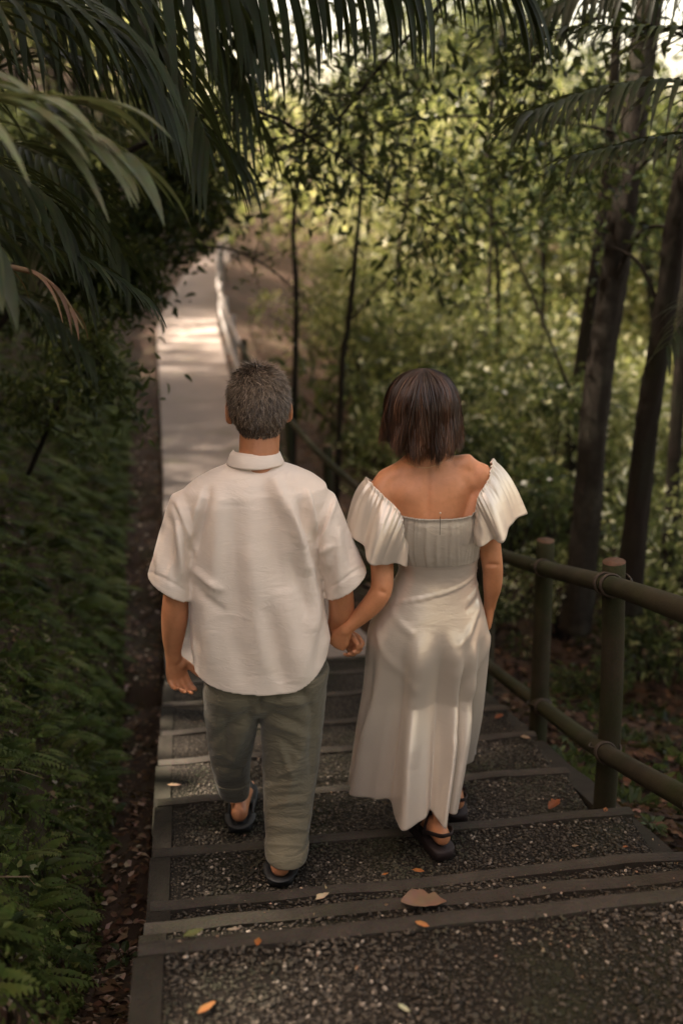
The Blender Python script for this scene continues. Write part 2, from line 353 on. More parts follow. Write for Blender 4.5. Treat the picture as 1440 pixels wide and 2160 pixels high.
V, F = rough_slab(-.19, 1.95, .98, 1.05, -.05, .012, 60, 4, .006, 77)   # worn strip crossing the landing behind
part('nosing', V, F, NOSE, stairs, smooth=False)
V, F = rough_slab(1.40, 1.50, 2.45, 5.7, -1.7, -1.0, 4, 30, .004, 60)
V[:120, 2] = np.interp(V[:120, 1], [2.45, 5.7], [-.50, -1.38]) + .012 * nz(V[:120], 9, 3); part('side_kerb', V, F, SIDE, stairs, smooth=False)

def pebbles():
    g = np.random.default_rng(4); P = []
    for k, (e, z) in enumerate(zip(EDGE[:6], LEV[:6])):
        y0 = 1.12 if k == 0 else EDGE[k - 1] + .002; x1 = [1.3, 1.7, 1.7, 1.40, 1.36, 1.40][k]; nn = int((x1 + .13) * (e - NW - y0) * (11500 if k == 0 else 6500))
        P.append(np.stack([g.uniform(-.13, x1, nn), g.uniform(y0, e - NW - .002, nn), np.full(nn, z - .0035)], 1))
    P = np.concatenate(P); P = P[nz(P * [1, 1, 0], 5, 12) + g.normal(size=len(P)) * .5 > -.75]; n = len(P); ph = (1 + 5 ** .5) / 2
    I = np.array([(-1, ph, 0), (1, ph, 0), (-1, -ph, 0), (1, -ph, 0), (0, -1, ph), (0, 1, ph), (0, -1, -ph), (0, 1, -ph), (ph, 0, -1), (ph, 0, 1), (-ph, 0, -1), (-ph, 0, 1)]) / 1.9
    Fi = np.array([(0, 11, 5), (0, 5, 1), (0, 1, 7), (0, 7, 10), (0, 10, 11), (1, 5, 9), (5, 11, 4), (11, 10, 2), (10, 7, 6), (7, 1, 8), (3, 9, 4), (3, 4, 2), (3, 2, 6), (3, 6, 8), (3, 8, 9), (4, 9, 5), (2, 4, 11), (6, 2, 10), (8, 6, 7), (9, 8, 1)])
    a = g.uniform(0, 6.283, n); r_ = g.uniform(.0026, .0062, n); sx, sy, sz = r_ * g.uniform(.9, 1.5, n), r_ * g.uniform(.7, 1.1, n), r_ * g.uniform(.5, .8, n)
    X, Y = I[None, :, 0] * sx[:, None], I[None, :, 1] * sy[:, None]; V = np.stack([X * np.cos(a)[:, None] - Y * np.sin(a)[:, None], X * np.sin(a)[:, None] + Y * np.cos(a)[:, None], I[None, :, 2] * sz[:, None]], 2) + P[:, None]
    m, t, p, out = M('pebble_stone'); at = nd(t, 'ShaderNodeAttribute', attribute_name='tint'); r = ramp(t, [(0, (.016, .013, .010)), (.4, (.045, .036, .027)), (.75, (.085, .068, .05)), (.95, (.14, .11, .085)), (1, (.3, .25, .2))])
    t.links.new(at.outputs['Fac'], r.inputs[0]); nn_ = noise_tex(t, 2.3, 4, .6); q = ramp(t, [(.5, (0, 0, 0)), (.68, (1, 1, 1))]); t.links.new(nn_.outputs[0], q.inputs[0]); c = mix(t, q.outputs[0], r.outputs[0], (.024, .028, .011)); t.links.new(c, p.inputs['Base Color']); p.inputs['Roughness'].default_value = .7; p.inputs['Specular IOR Level'].default_value = .3
    F = (Fi[None] + (np.arange(n) * 12)[:, None, None]).reshape(-1, 3)
    tag(link('gravel', mesh('gravel', V.reshape(-1, 3), F, m, tint=np.repeat(np.where(g.random(n) < .03, 1, np.clip(g.normal(.5, .22, n), 0, .97)), 12))), 'small rounded pebbles set into the concrete treads', 'pebbles', kind='stuff')
pebbles()
# ------------------------------------------------------------------ fence
fence = thing('pole_fence', (1.38, 2.95, -.62), 'dark round post-and-rail fence with wire ties along the right side of steps and path', 'fence')
def bar(P, r, n=18, seed=0, wob=.04, sub=5):
    P = smooth_curve(P, np.linspace(0, len(P) - 1, (len(P) - 1) * sub + 1)); T = frames(P); rs = []
    a = np.linspace(0, 2 * math.pi, n, endpoint=False); g = np.random.default_rng(seed); ph = g.uniform(0, 6, 4)
    for i, (c, t) in enumerate(zip(P, T)):
        ref = np.array([0, 0, 1.]) if abs(t[2]) < .8 else np.array([1., 0, 0]); u = nrm(ref - (ref @ t) * t); v = np.cross(t, u)
        rr = r * (1 + wob * np.sin(2 * a + ph[0] + i * .3) + wob * .6 * np.sin(3 * a + ph[1] - i * .2))
        rs.append(c + (np.cos(a) * rr)[:, None] * u + (np.sin(a) * rr)[:, None] * v)
    return rings(rs)
_q = S(1475, 1297, 2.1); post_at = [((float(_q[0]) + .095, 2.1), -.2, float(_q[2]) + .10), ((1.385, 2.97), -.75, .37), ((1.475, 3.93), -1.15, .09), ((1.53, 4.95), -1.4, -.22), ((1.28, 6.05), -1.6, -.44), ((.98, 7.6), -1.6, -.42), ((.82, 9.4), -1.6, -.44), ((.70, 11.4), -1.6, -.44)]
post_at += [((right_x(y) - .02, y), -1.7, base_z(y) + .92) for y in np.arange(13.4, 40, 2.6)]
rails_t = []; rails_l = []
for i, ((x, y), zb, zt) in enumerate(post_at):
    r = .040 if i < 4 else .038
    V, F = bar([(x + .02, y, zb), (x + .005, y, (zb + zt) / 2), (x - .035 if i == 1 else x - .012, y, zt)], r, 22, i)
    m = [0] * (len(F) - 2) + [0, 1]
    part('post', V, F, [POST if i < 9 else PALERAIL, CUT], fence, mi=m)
    hh = .10 if i < 4 else .07; rails_t.append((x - .07, y - .01, zt - hh)); rails_l.append((x - .05, y - .02, zt - hh - (.66 if i < 4 else .5)))
rails_t[1] = tuple(S(1281, 1233, 2.90)); rails_l[1] = tuple(S(1272, 1585, 2.90))
rails_t[2] = tuple(S(1141, 1197, 3.86)); rails_l[2] = tuple(S(1141, 1490, 3.86)); rails_t[0] = tuple(S(1470, 1297, 2.1)); rails_l[0] = tuple(S(1475, 1700, 2.1))
def ext(a, b, f): return tuple(np.array(a) + (np.array(b) - np.array(a)) * f)
for Q, r in ((rails_t, .033), (rails_l, .033)):
    near = [ext(Q[1], Q[0], 1.16), Q[0], Q[1], Q[2], Q[3], Q[4]]
    V, F = bar(near, r, 18, 5, .03, 10); part('rail', V, F, RAIL, fence)
    for j in range(4, len(Q) - 1, 2):
        seg = Q[j:j + 3]
        if len(seg) < 2: break
        V, F = bar([ext(seg[0], seg[1], -.04)] + seg[1:-1] + [ext(seg[-2], seg[-1], 1.04)] if len(seg) > 2 else [ext(seg[0], seg[1], -.04), ext(seg[0], seg[1], .5), seg[-1]], .026, 14, j, .03, 5)
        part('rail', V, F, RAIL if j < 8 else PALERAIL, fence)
def coil(c, t, r, turns=2.5, wr=.0035, pitch=.012):
    t = nrm(t); u = nrm(np.cross(t, [0, 0, 1])); v = np.cross(t, u); k = np.linspace(0, turns * 2 * math.pi, int(turns * 20))
    P = [np.array(c) + t * (q / 6.283 - turns / 2) * pitch + r * (math.cos(q) * u + math.sin(q) * v) for q in k]
    return tube(P, [wr] * len(P), (0, 0, 1), 6, False)
for i in range(4):
    for Q in (rails_t, rails_l):
        d = np.array(Q[i + 1]) - np.array(Q[max(i - 1, 0)])
        for off in (-.045, .03) if i == 1 and Q is rails_t else (-.03,):
            V, F = coil(np.array(Q[i]) + nrm(d) * off, d, .037, 2, .004, .016); part('wire_tie', V, F, WIRE, fence)
        x, y = post_at[i][0]; c = (np.array(Q[i]) + [x, y, Q[i][2]]) / 2
        P = [c + [.055 * math.cos(a), .05 * math.sin(a), .01 * math.sin(2 * a)] for a in np.linspace(0, 6.283, 26)]
        V, F = tube(P, [.0035] * 26, (0, 0, 1), 6, False); part('wire_tie', V, F, WIRE, fence)

# ------------------------------------------------------------------ people
HANDY = {}
def hand(b, w, d, n, s, sc_=1., curl=(35, 45, 35), cv=(0, 5, 10, 15), thumb=(.6, .75, .35), spread=.05, fr=.0085):
    w = np.array(w, float); d = nrm(d); n = nrm(np.array(n, float) - (np.array(n, float) @ d) * d); s = nrm(np.array(s, float) - (np.array(s, float) @ d) * d - (np.array(s, float) @ n) * n)
    k = sc_
    b.add(*tube([w - d * .01, w + d * .02 * k, w + d * .05 * k, w + d * .083 * k], [(.026 * k, .019 * k), (.030 * k, .017 * k), (.038 * k, .015 * k), (.037 * k, .0115 * k)], s, 20))
    b.add(*ell(w + d * .032 * k + s * .02 * k + n * .008 * k, (.018 * k,) * 3, 12, 8))
    for i in range(4):
        L = [.068, .076, .071, .055][i] * k; p = w + d * .078 * k * [1, 1.03, 1, .93][i] + s * (.0285 - .019 * i) * k
        a = 0; dirv = nrm(d + s * spread * (1.5 - i)); P = [p - dirv * .012, p]; rr = [fr * k * 1.05] * 2
        for j, (fl, cc) in enumerate(zip((.45, .3, .25), curl)):
            a += R(cc + cv[i] * (1 if j < 2 else .5)); q = dirv * math.cos(a) + n * math.sin(a)
            P.append(P[-1] + q * L * fl * .5); rr.append(fr * k * (.98 - .08 * j)); P.append(P[-1] + q * L * fl * .5); rr.append(fr * k * (1.0 - .1 * j))
        if i == 3: rr = [x * .88 for x in rr]
        b.add(*tube(P, rr, s + n * .3, 12))
    th = nrm(d * thumb[0] + s * thumb[1] + n * thumb[2]); p = w + d * .022 * k + s * .02 * k
    t2 = nrm(th + d * .4 + n * .25); P = [p, p + th * .035 * k, p + th * .035 * k + t2 * .028 * k, p + th * .035 * k + nrm(t2 + n * .2) * .052 * k]
    b.add(*tube(P, [.0135 * k, .0115 * k, .0105 * k, .0085 * k], s + n * .3, 12))
def head(b, c, s=1., f=(0, 1, 0)):
    c = np.array(c, float)
    A = lambda o, r: b.add(*ell(c + np.array(o) * s, np.array(r) * s, 24, 16))
    A((0, 0, .01), (.077, .094, .100)); A((0, -.012, .0), (.074, .082, .088)); A((0, .035, -.05), (.060, .058, .062)); A((0, .062, -.088), (.030, .03, .026))
    A((0, .088, .03), (.055, .012, .018)); A((-.036, .078, -.03), (.022, .018, .02)); A((.036, .078, -.03), (.022, .018, .02))
    b.add(*tube([c + np.array(q) * s for q in ((0, .09, .012), (0, .102, -.012), (0, .112, -.03), (0, .100, -.038))], [.008 * s, .009 * s, .012 * s, .009 * s], (1, 0, 0), 12))
    A((0, .092, -.062), (.024, .01, .006)); A((0, .090, -.072), (.020, .011, .007))
    for sx in (-1, 1):
        P = [c + np.array((sx * (.078 + .012 * math.sin(a)), -.004 - .017 * math.cos(a) * .8, -.018 + .030 * math.sin(a))) * s for a in np.linspace(-.6, 4.2, 12)]
        P = [c + np.array((sx * (.083 + .010 * (1 - math.cos(a)) * .5), .004 + .017 * math.cos(a), -.018 + .029 * math.sin(a))) * s for a in np.linspace(-1.4, 4.4, 14)]
        b.add(*tube(P, [.0055 * s] * 14, (1, 0, 0), 10)); A((sx * .082, .0, -.018), (.007, .014, .024)); A((sx * .082, .004, -.046), (.006, .008, .009))
def leg(b, P, r): b.add(*tube(P, r, (1, 0, 0), 20, True, 4))
def foot(b, heel, toe_dir, s=1., pitch=0):   # heel = point on the sole under the heel
    h = np.array(heel, float); d = nrm([toe_dir[0], toe_dir[1], toe_dir[2] if len(toe_dir) > 2 else 0]); u = np.array([0, 0, 1.])
    sd_ = nrm(np.cross(d, u))
    b.add(*tube([h + d * .0 + u * .034 * s, h + d * .05 * s + u * .042 * s, h + d * .11 * s + u * .036 * s, h + d * .165 * s + u * .022 * s, h + d * .20 * s + u * .016 * s],
               [(.031 * s, .033 * s), (.033 * s, .042 * s), (.037 * s, .034 * s), (.043 * s, .021 * s), (.040 * s, .014 * s)], sd_, 20))
    for i in range(5):
        p = h + d * (.205 - .009 * abs(i) ** 1.2) * s + sd_ * (-.030 + .0155 * i) * s * -1 + u * .012 * s
        b.add(*tube([p, p + d * .028 * s], [(.010 if i == 0 else .0075) * s] * 2, sd_, 10))
def eyes(c, s, parent):
    for sx in (-1, 1):
        V, F = ell(np.array(c) + np.array((sx * .032, .078, -.002)) * s, (.0125 * s,) * 3, 14, 10); part('eye', V, F, EYEM, parent)
EYEM = plain('eye_white', (.6, .55, .5), .2, 0, 10, .1)

# ---- man
MY = 2.86
man = thing('person', (.17, MY, -.5), 'grey-haired person in loose cream shirt and rolled olive trousers walking down the steps', 'person')
hc = np.array((.166, 2.905, .957))
mb = B()
head(mb, hc, 1.03)
mb.add(*tube([S(545, 1010, 2.87), S(546, 960, 2.875), S(548, 915, 2.89)], [.075, .060, .060], (1, 0, 0), 20))
mb.add(*tube([S(540, 985, 2.88), S(470, 1030, 2.88), S(410, 1060, 2.88)], [.04, .045, .045])); mb.add(*tube([S(545, 985, 2.88), S(610, 1025, 2.88), S(672, 1055, 2.88)], [.04, .045, .045]))
tr = [(545, 1035, (.155, .08)), (545, 1100, (.16, .10)), (540, 1200, (.15, .10)), (545, 1300, (.14, .098)), (550, 1380, (.150, .10)), (548, 1420, (.12, .085))]
mb.add(*tube([S(x, y, 2.87) for x, y, _ in tr], [r for *_, r in tr], (1, 0, 0), 28))
# left arm
la = [S(400, 1065, 2.87), S(388, 1140, 2.87), S(376, 1215, 2.86), S(371, 1265, 2.855), S(369, 1300, 2.865), S(366, 1340, 2.885), S(365, 1372, 2.90), S(366, 1385, 2.905)]
mb.add(*tube(la, [.046, .045, .041, .040, .042, .036, .027, .0265], (1, 0, 0), 20, True, 3))
hand(mb, la[-1], S(374, 1430, 2.90) - S(365, 1383, 2.89), (.5, -.8, .0), (.85, .5, 0), 1.02, (25, 32, 25), (0, 6, 12, 18), (.75, .6, .35), .04, .0095)
# right arm
ra = [S(678, 1065, 2.87), S(694, 1140, 2.87), S(711, 1215, 2.86), S(719, 1262, 2.86), S(719, 1290, 2.88), S(711, 1312, 2.91), S(704, 1328, 2.94)]
mb.add(*tube(ra, [.046, .045, .043, .041, .040, .031, .026], (1, 0, 0), 20, True, 3))
hand(mb, S(704, 1328, 2.935), S(740, 1352, 2.915) - S(704, 1328, 2.935), (.15, -.9, -.35), (.45, .1, .9), 1.0, (42, 50, 30), (0, 3, 6, 9), (.8, .3, .6), .02, .0095)
# legs
lk, lh = S(492, 1605, 2.99), S(505, 1715, 3.11)
hl = np.array((S(505, 1712, 3.07)[0], 3.085, -.612)); hr = np.array((S(592, 1850, 2.6)[0], 2.607, -.484))
leg(mb, [S(490, 1440, 2.89), S(490, 1520, 2.93), lk, S(497, 1655, 3.03), hl + [-.004, .04, .12], hl + [-.004, .036, .06]], [.075, .068, .048, .040, .030, .029])
leg(mb, [S(618, 1440, 2.88), S(618, 1520, 2.87), S(612, 1590, 2.85), (.202, 2.80, -.262), (.196, 2.715, -.352), hr + [.010, .040, .06]], [.075, .07, .048, .040, .029, .028])
foot(mb, hl, (.12, 1, -.05), 1.0); foot(mb, hr, (.14, 1, -.02), 1.0)
me = remesh(mb, .0042, 5); finish('body', me, SKIN_M, man)
eyes(hc, 1.03, man)
def outline_sole(heel, d, s, z0, th, grow=.008, n=40):
    d = nrm([d[0], d[1], 0]); sd_ = nrm(np.cross(d, [0, 0, 1])); h = np.array(heel, float); pts = []
    prof = [(-.035, 0), (-.030, .02), (-.012, .033), (.03, .036), (.08, .037), (.13, .043), (.18, .048), (.215, .042), (.238, .024), (.245, 0)]
    L = [(a, b) for a, b in prof] + [(a, -b) for a, b in prof[-2:0:-1]]
    P = np.array([h[:2] + d[:2] * (a * s + np.sign(a) * grow * .3) + sd_[:2] * (b * s + np.sign(b) * grow) for a, b in L])
    P = smooth_curve(np.vstack([P, P[:1]]), np.linspace(0, len(P), 60, endpoint=False)); rs = []
    for z, g in ((z0, .94), (z0 + .003, 1), (z0 + th - .003, 1), (z0 + th, .96)):
        c = P.mean(0); rs.append(np.column_stack([c + (P - c) * g, np.full(len(P), z)]))
    return rings(rs)
for hh, dd, zt in ((hl, (.12, 1), -.64), (hr, (.14, 1), -.5)):
    bb = B(); bb.add(*outline_sole(hh, dd, 1.02, zt + .001, .022))
    d = nrm([*dd, 0]); rs = []; sdv = nrm(np.cross(d, [0, 0, 1]))
    for q, wv, hv in ((.085, .042, .055), (.12, .046, .062), (.16, .050, .052), (.20, .048, .042), (.235, .036, .03), (.255, .014, .02)):
        a = np.linspace(-.15, math.pi + .15, 20); c = np.array([*hh[:2], zt + .02]) + d * q
        rs.append(c + np.outer(np.cos(a) * wv, sdv) + np.outer(np.maximum(np.sin(a), -.1) * hv, [0, 0, 1]))
    bb.add(*rings(rs, False, True))
    a = np.linspace(.55 * math.pi * -1, .55 * math.pi, 16)      # low heel rim
    P = [np.array([*hh[:2], zt + .028]) - d * (.038 * math.cos(q)) + sdv * (.044 * math.sin(q)) + d * (.03 * (1 - math.cos(q))) for q in a]
    bb.add(*tube(P, [(.004, .014)] * len(P), (0, 0, 1), 8)); bb.add(*tube([P[0], P[0] + d * .07 + [0, 0, .01]], [.006, .006])); bb.add(*tube([P[-1], P[-1] + d * .07 + [0, 0, .01]], [.006, .006]))
    V, F = bb.get(); part('shoe', V, F, BLACK, man)
# shirt
sb = B(); n = 72
rs = [hring(a, b, y, MY, ry, n, pw, cy) for y, a, b, ry, pw, cy in (
    (976, 484, 592, .060, 2.2, 2.88), (984, 470, 606, .070, 2.2, 2.875), (994, 440, 634, .082, 2.3, 2.87), (1008, 412, 664, .098, 2.4, 2.865), (1026, 388, 688, .112, 2.5, 2.86), (1050, 380, 694, .122, 2.5, 2.86),
    (1090, 388, 688, .132, 2.4, 2.86), (1140, 396, 676, .137, 2.4, 2.86), (1190, 399, 670, .138, 2.4, 2.86), (1240, 400, 676, .137, 2.4, 2.86), (1300, 400, 686, .137, 2.4, 2.862), (1350, 402, 696, .139, 2.4, 2.865))]
top = rs[-1]; zt0 = top[0, 2]; th = np.linspace(0, 2 * math.pi, n, endpoint=False)
zh = np.where(np.sin(th) < 0, np.interp(np.degrees(np.arctan2(np.cos(th), -np.sin(th))), [-90, -60, -30, 0, 20, 45, 70, 90], [.135, .118, .098, .084, .082, .112, .155, .205]), np.interp(np.degrees(np.arctan2(np.cos(th), np.sin(th))), [-90, -40, 0, 40, 90], [.135, .10, .085, .10, .185]))
for f in (.25, .5, .75, 1.0):
    r_ = top.copy(); r_[:, 2] = zt0 + (zh - zt0) * f; c = np.array([top[:, 0].mean(), 2.865]); k = np.interp(f, [0, 1], [1, .965]); r_[:, :2] = c + (top[:, :2] - c) * k; rs.append(r_)
inn = rs[-1].copy(); inn[:, :2] = c + (inn[:, :2] - c) * .945; rs.append(inn); in2 = inn.copy(); in2[:, 2] = inn[:, 2] + .06; rs.append(in2)
sb.add(*rings(rs))
def sleeve(P, r, ref):
    T = frames(P); P = list(map(np.array, P)); last, t = P[-1], T[-1]; return tube(P + [last - t * .0005, last - t * .04], r + [(r[-1][0] - .010, r[-1][1] - .010)] * 2, ref, 32, False)
def plug(P, r, ref=(1, 0, 0.)):
    P = [np.array(p) for p in P]; T = nrm(P[-1] - P[-2]); a = np.linspace(0, 2 * math.pi, 40, endpoint=False); out = []
    Tn = frames(P); Tn[-1] = nrm(ref) if False else Tn[-1]
    for p, t, q in zip(P, Tn, r):
        u = nrm(np.array(ref) - (np.array(ref) @ t) * t); v = np.cross(t, u); out.append(p + np.outer(np.cos(a) * q[0], u) + np.outer(np.sin(a) * q[1], v))
    t = Tn[-1]; c = out[-1].mean(0); i1 = c + (out[-1] - c) * .86; out.append(i1); out.append(i1 - t * .045); return rings(out)
def segsleeve(L, cap=True):
    out = []; a = np.linspace(0, 2 * math.pi, 44, endpoint=False)
    for (x0, y0), (x1, y1), Y, ry in L:
        p, q = S(x0, y0, Y), S(x1, y1, Y); out.append((p + q) / 2 + np.outer(np.cos(a), (q - p) / 2) + np.outer(np.sin(a), [0, ry, 0]))
    c = out[-1].mean(0); i1 = c + (out[-1] - c) * .86; out.append(i1); out.append(i1 + (out[-4].mean(0) - c) * .7); return rings(out)
sb.add(*segsleeve([((392, 1030), (450, 1075), MY, .06), ((360, 1046), (432, 1105), MY, .088), ((345, 1090), (412, 1150), MY, .097), ((333, 1140), (406, 1198), MY, .096), ((321, 1180), (404, 1235), 2.855, .092), ((311, 1213), (404, 1262), 2.85, .088)]))
sb.add(*segsleeve([((630, 1070), (680, 1026), MY, .06), ((650, 1103), (707, 1042), MY, .088), ((663, 1148), (727, 1090), MY, .097), ((671, 1190), (745, 1135), MY, .096), ((679, 1227), (761, 1172), 2.855, .092), ((684, 1259), (773, 1201), 2.85, .086)]))
me = remesh(sb, .0048, 4)
V, N = mget(me); px, py = PR(V)
rows = np.abs(py - 1258); mset(me, V)
folds(me, [
    (575, 1010, 640, 1150, 16, 9), (640, 1150, 668, 1330, 22, 7), (555, 1020, 598, 1250, 24, -7), (600, 1240, 630, 1440, 26, 6),
    (650, 1040, 664, 1120, 9, 8, 1), (660, 1110, 668, 1240, 7, -6), (632, 1060, 655, 1180, 9, -6), (612, 1050, 640, 1200, 10, 5),
    (425, 1045, 402, 1130, 8, 8), (440, 1030, 412, 1160, 9, -7), (462, 1050, 450, 1260, 18, 5), (490, 1060, 500, 1300, 24, -5), (520, 1150, 560, 1420, 26, 6),
    (430, 1250, 445, 1400, 20, 4), (560, 1280, 600, 1440, 18, -5), (660, 1280, 640, 1430, 16, 4), (480, 1300, 520, 1440, 20, -3), (618, 1180, 650, 1300, 14, -5),
    (690, 1200, 672, 1400, 10, -4), (405, 1200, 470, 1245, 9, 4), (405, 1230, 470, 1290, 9, -3),
    (364, 1062, 408, 1180, 5, -6), (372, 1060, 414, 1172, 5, 4), (352, 1090, 350, 1200, 9, -7), (375, 1110, 382, 1215, 9, 6), (362, 1100, 366, 1225, 7, -6), (392, 1150, 398, 1235, 6, -5), (340, 1110, 330, 1210, 8, 5),
    (706, 1040, 666, 1150, 5, -6), (712, 1044, 672, 1158, 5, 4), (690, 1110, 690, 1200, 10, 4), (730, 1100, 745, 1200, 10, -4), (712, 1120, 715, 1240, 9, 4), (675, 1165, 700, 1150, 7, 6),
    (314, 1203, 407, 1254, 3, -2.5), (684, 1248, 770, 1192, 3, -2.5),
    (477, 995, 600, 993, 4, -2)])
V, N = mget(me); mset(me, V + N * (nz(V * [1, 1, .5], 18, 3) * .0024 + nz(V * [1, 1, .8], 55, 9) * .0007)[:, None])
shirt = finish('shirt', me, SHIRT, man)
# collar: turned-down band standing round the neck
a = np.linspace(R(-232), R(52), 60); cc = (S(478, 978, MY) + S(600, 978, MY)) / 2; rs_in = []
CL = []
for (rx, ry, dz, by) in ((.062, .058, -.012, 0), (.060, .057, .034, .003), (.064, .061, .040, .0), (.074, .070, .030, -.004), (.085, .078, .004, -.010), (.0855, .0785, -.001, -.010), (.082, .075, -.001, -.008), (.070, .066, .024, -.002)):
    fr_ = np.clip((np.sin(a) + .0) , 0, 1)
    CL.append(np.stack([cc[0] + .0 + rx * np.cos(a) * (1 + .0 * fr_), 2.883 + by + ry * np.sin(a) * (1 + .25 * fr_), cc[2] + dz - .05 * fr_ + .0008 * np.sin(5 * a)], 1))
CL = np.array(CL); nr, ncol = CL.shape[:2]; F = [[i * ncol + j, i * ncol + j + 1, (i + 1) * ncol + j + 1, (i + 1) * ncol + j] for i in range(nr - 1) for j in range(ncol - 1)]
part('collar', CL.reshape(-1, 3), F, SHIRT, man)
# trousers
pb = B(); n = 48
rsL = [hring(a, b, y, Y, ry, n, 2.2) for y, a, b, Y, ry in ((1405, 430, 560, 2.87, .12), (1450, 428, 556, 2.87, .118), (1500, 431, 546, 2.885, .10), (1550, 437, 541, 2.91, .088), (1600, 444, 530, 2.945, .078), (1640, 453, 526, 2.98, .07), (1664, 462, 525, 3.005, .062), (1672, 465, 525, 3.015, .060))]
rsR = [hring(a, b, y, Y, ry, n, 2.2) for y, a, b, Y, ry in ((1405, 530, 694, 2.865, .12), (1450, 536, 688, 2.865, .118), (1500, 549, 684, 2.86, .105), (1560, 552, 677, 2.845, .098), (1620, 554, 669, 2.815, .09), (1680, 556, 661, 2.765, .082), (1740, 558, 654, 2.705, .080), (1790, 560, 647, 2.655, .081), (1800, 561, 646, 2.645, .081))]
for q in (rsL, rsR):
    c = q[-1].mean(0); i1 = c + (q[-1] - c) * .85; pb.add(*rings(q + [i1, i1 + ([0, .035, .04] if q is rsR else [0, -.02, .03])]))
pb.add(*tube([S(548, 1340, 2.87), S(550, 1400, 2.868), S(552, 1440, 2.866)], [(.165, .115), (.178, .122), (.165, .112)], (1, 0, 0), 40))
me = remesh(pb, .0048, 6)
folds(me, [(548, 1470, 549, 1500, 6, -8), (530, 1500, 450, 1560, 10, -5), (520, 1520, 470, 1640, 14, 6), (470, 1500, 480, 1620, 12, -5), (452, 1590, 500, 1600, 5, 4), (455, 1615, 505, 1622, 5, -4), (500, 1640, 524, 1600, 6, 4),
    (560, 1500, 640, 1530, 7, -5), (560, 1520, 650, 1555, 7, 5), (565, 1545, 640, 1590, 7, -4), (590, 1570, 615, 1640, 7, 6), (585, 1640, 625, 1615, 5, 5), (560, 1480, 655, 1480, 9, 4), (630, 1450, 660, 1500, 12, -5),
    (562, 1660, 640, 1650, 5, 4), (562, 1680, 640, 1675, 5, -4), (562, 1700, 645, 1690, 5, 4), (562, 1722, 650, 1728, 5, -4), (565, 1740, 645, 1750, 5, 3), (565, 1765, 640, 1758, 5, -3), (640, 1560, 600, 1700, 12, 4), (660, 1500, 655, 1640, 10, -4), (558, 1780, 640, 1785, 4, 3)])
V, N = mget(me); mset(me, V + N * (nz(V * [1, 1, 1.6], 26, 5) * .0028 + nz(V * [1, 1, 2.2], 70, 6) * .0009)[:, None])
finish('trousers', me, OLIVE, man)
def cuffband(r0, r1):
    def R_(f, k):
        q = r0 * (1 - f) + r1 * f; c = q.mean(0); return np.column_stack([c[:2] + (q[:, :2] - c[:2]) * k, q[:, 2]])
    return rings([R_(1.0, .95), R_(1.02, 1.03), R_(.9, 1.055), R_(.5, 1.06), R_(.1, 1.05), R_(0, 1.02), R_(0, .93), R_(.3, .9)], False, False)
for q, p_ in ((rsL[-1], rsL[-3]), (rsR[-1], rsR[-2] * .0 + (rsR[-1] + (rsR[-3] - rsR[-1]) * .45))):
    V, F = cuffband(q, p_); V[:, 2] += .002 * np.sin(np.arange(len(V)) / n * 2 * math.pi * 2); part('cuff', V, F, OLIVE, man)
# short hair
def short_hair(c, s, N_, parent):
    r = np.random.default_rng(3); V = []; F = []; T = []
    k = 0
    ph = r.uniform(0, 2 * math.pi, N_ * 3); u = r.uniform(-1, 1, N_ * 3)
    for p_, z in zip(ph, u):
        x, y = math.sqrt(1 - z * z) * math.cos(p_), math.sqrt(1 - z * z) * math.sin(p_)
        # hairline: low on the nape, above the ears, high on the forehead
        lim = np.interp(y, [-1, -.55, -.1, .25, .6, 1], [-.93, -.74, -.20, .0, .45, .75])
        if z < lim or k >= N_: continue
        if y > .55 and z < .5: continue
        nn = np.array([x, y, z]); P = c + nn * np.array([.082, .096, .106]) * s
        if z < 0: P[:2] = c[:2] + (P[:2] - c[:2]) * (1 + .12 * min(1, -z))
        if y < -.2 and z < -.45: P[2] -= .026 * (-z - .45) / .5; P[1] += .006 * (-z - .45)
        down = np.array([0, 0, -1.]) - nn * (-nn[2]); down = nrm(down) if np.linalg.norm(down) > .1 else nrm(r.normal(size=3))
        if z > .7: down = nrm(down * .6 + np.array([-y * .8, x * .8, 0]) + r.normal(size=3) * .15)
        L = np.interp(z, [-.9, -.5, .3, 1], [.006, .014, .026, .032]) * r.uniform(.7, 1.25)
        jit = r.normal(size=3) * .33; jit += nrm(np.cross(nn, down) + 1e-6) * .55 * math.sin(P[0] * 210 + 3 * math.sin(P[2] * 130)); t1 = nrm(nn * .42 + down + jit); t2 = nrm(nn * -.02 + down + jit * .9)
        a_, b_ = P, P + t1 * L * .5; e_ = b_ + t2 * L * .6; wd = nrm(np.cross(nn, down) + r.normal(size=3) * .3) * .0011
        i = len(V); V += [a_ - wd, a_ + wd, b_ - wd, b_ + wd, e_]; F += [[i, i + 1, i + 3, i + 2], [i + 2, i + 3, i + 4]]
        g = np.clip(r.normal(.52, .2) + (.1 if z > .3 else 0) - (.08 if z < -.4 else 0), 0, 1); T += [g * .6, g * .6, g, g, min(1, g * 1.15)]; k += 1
    n0 = len(V); cap = B(); cap.add(*ell(c + np.array([0, -.002, .006]), np.array([.084, .098, .107]) * s, 40, 28)); cv, cf = cap.get()
    d = (cv - c) / (np.array([.082, .096, .106]) * s); lim = np.interp(d[:, 1], [-1, -.55, -.1, .25, .6, 1], [-.85, -.68, -.15, .06, .5, .8])
    ok = d[:, 2] > lim; cf = [[i + n0 for i in f] for f in cf if all(ok[i] for i in f)]
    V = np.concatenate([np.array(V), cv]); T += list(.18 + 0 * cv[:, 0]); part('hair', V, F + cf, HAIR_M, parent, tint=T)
short_hair(hc + [0, 0, .008], 1.03, 19000, man)

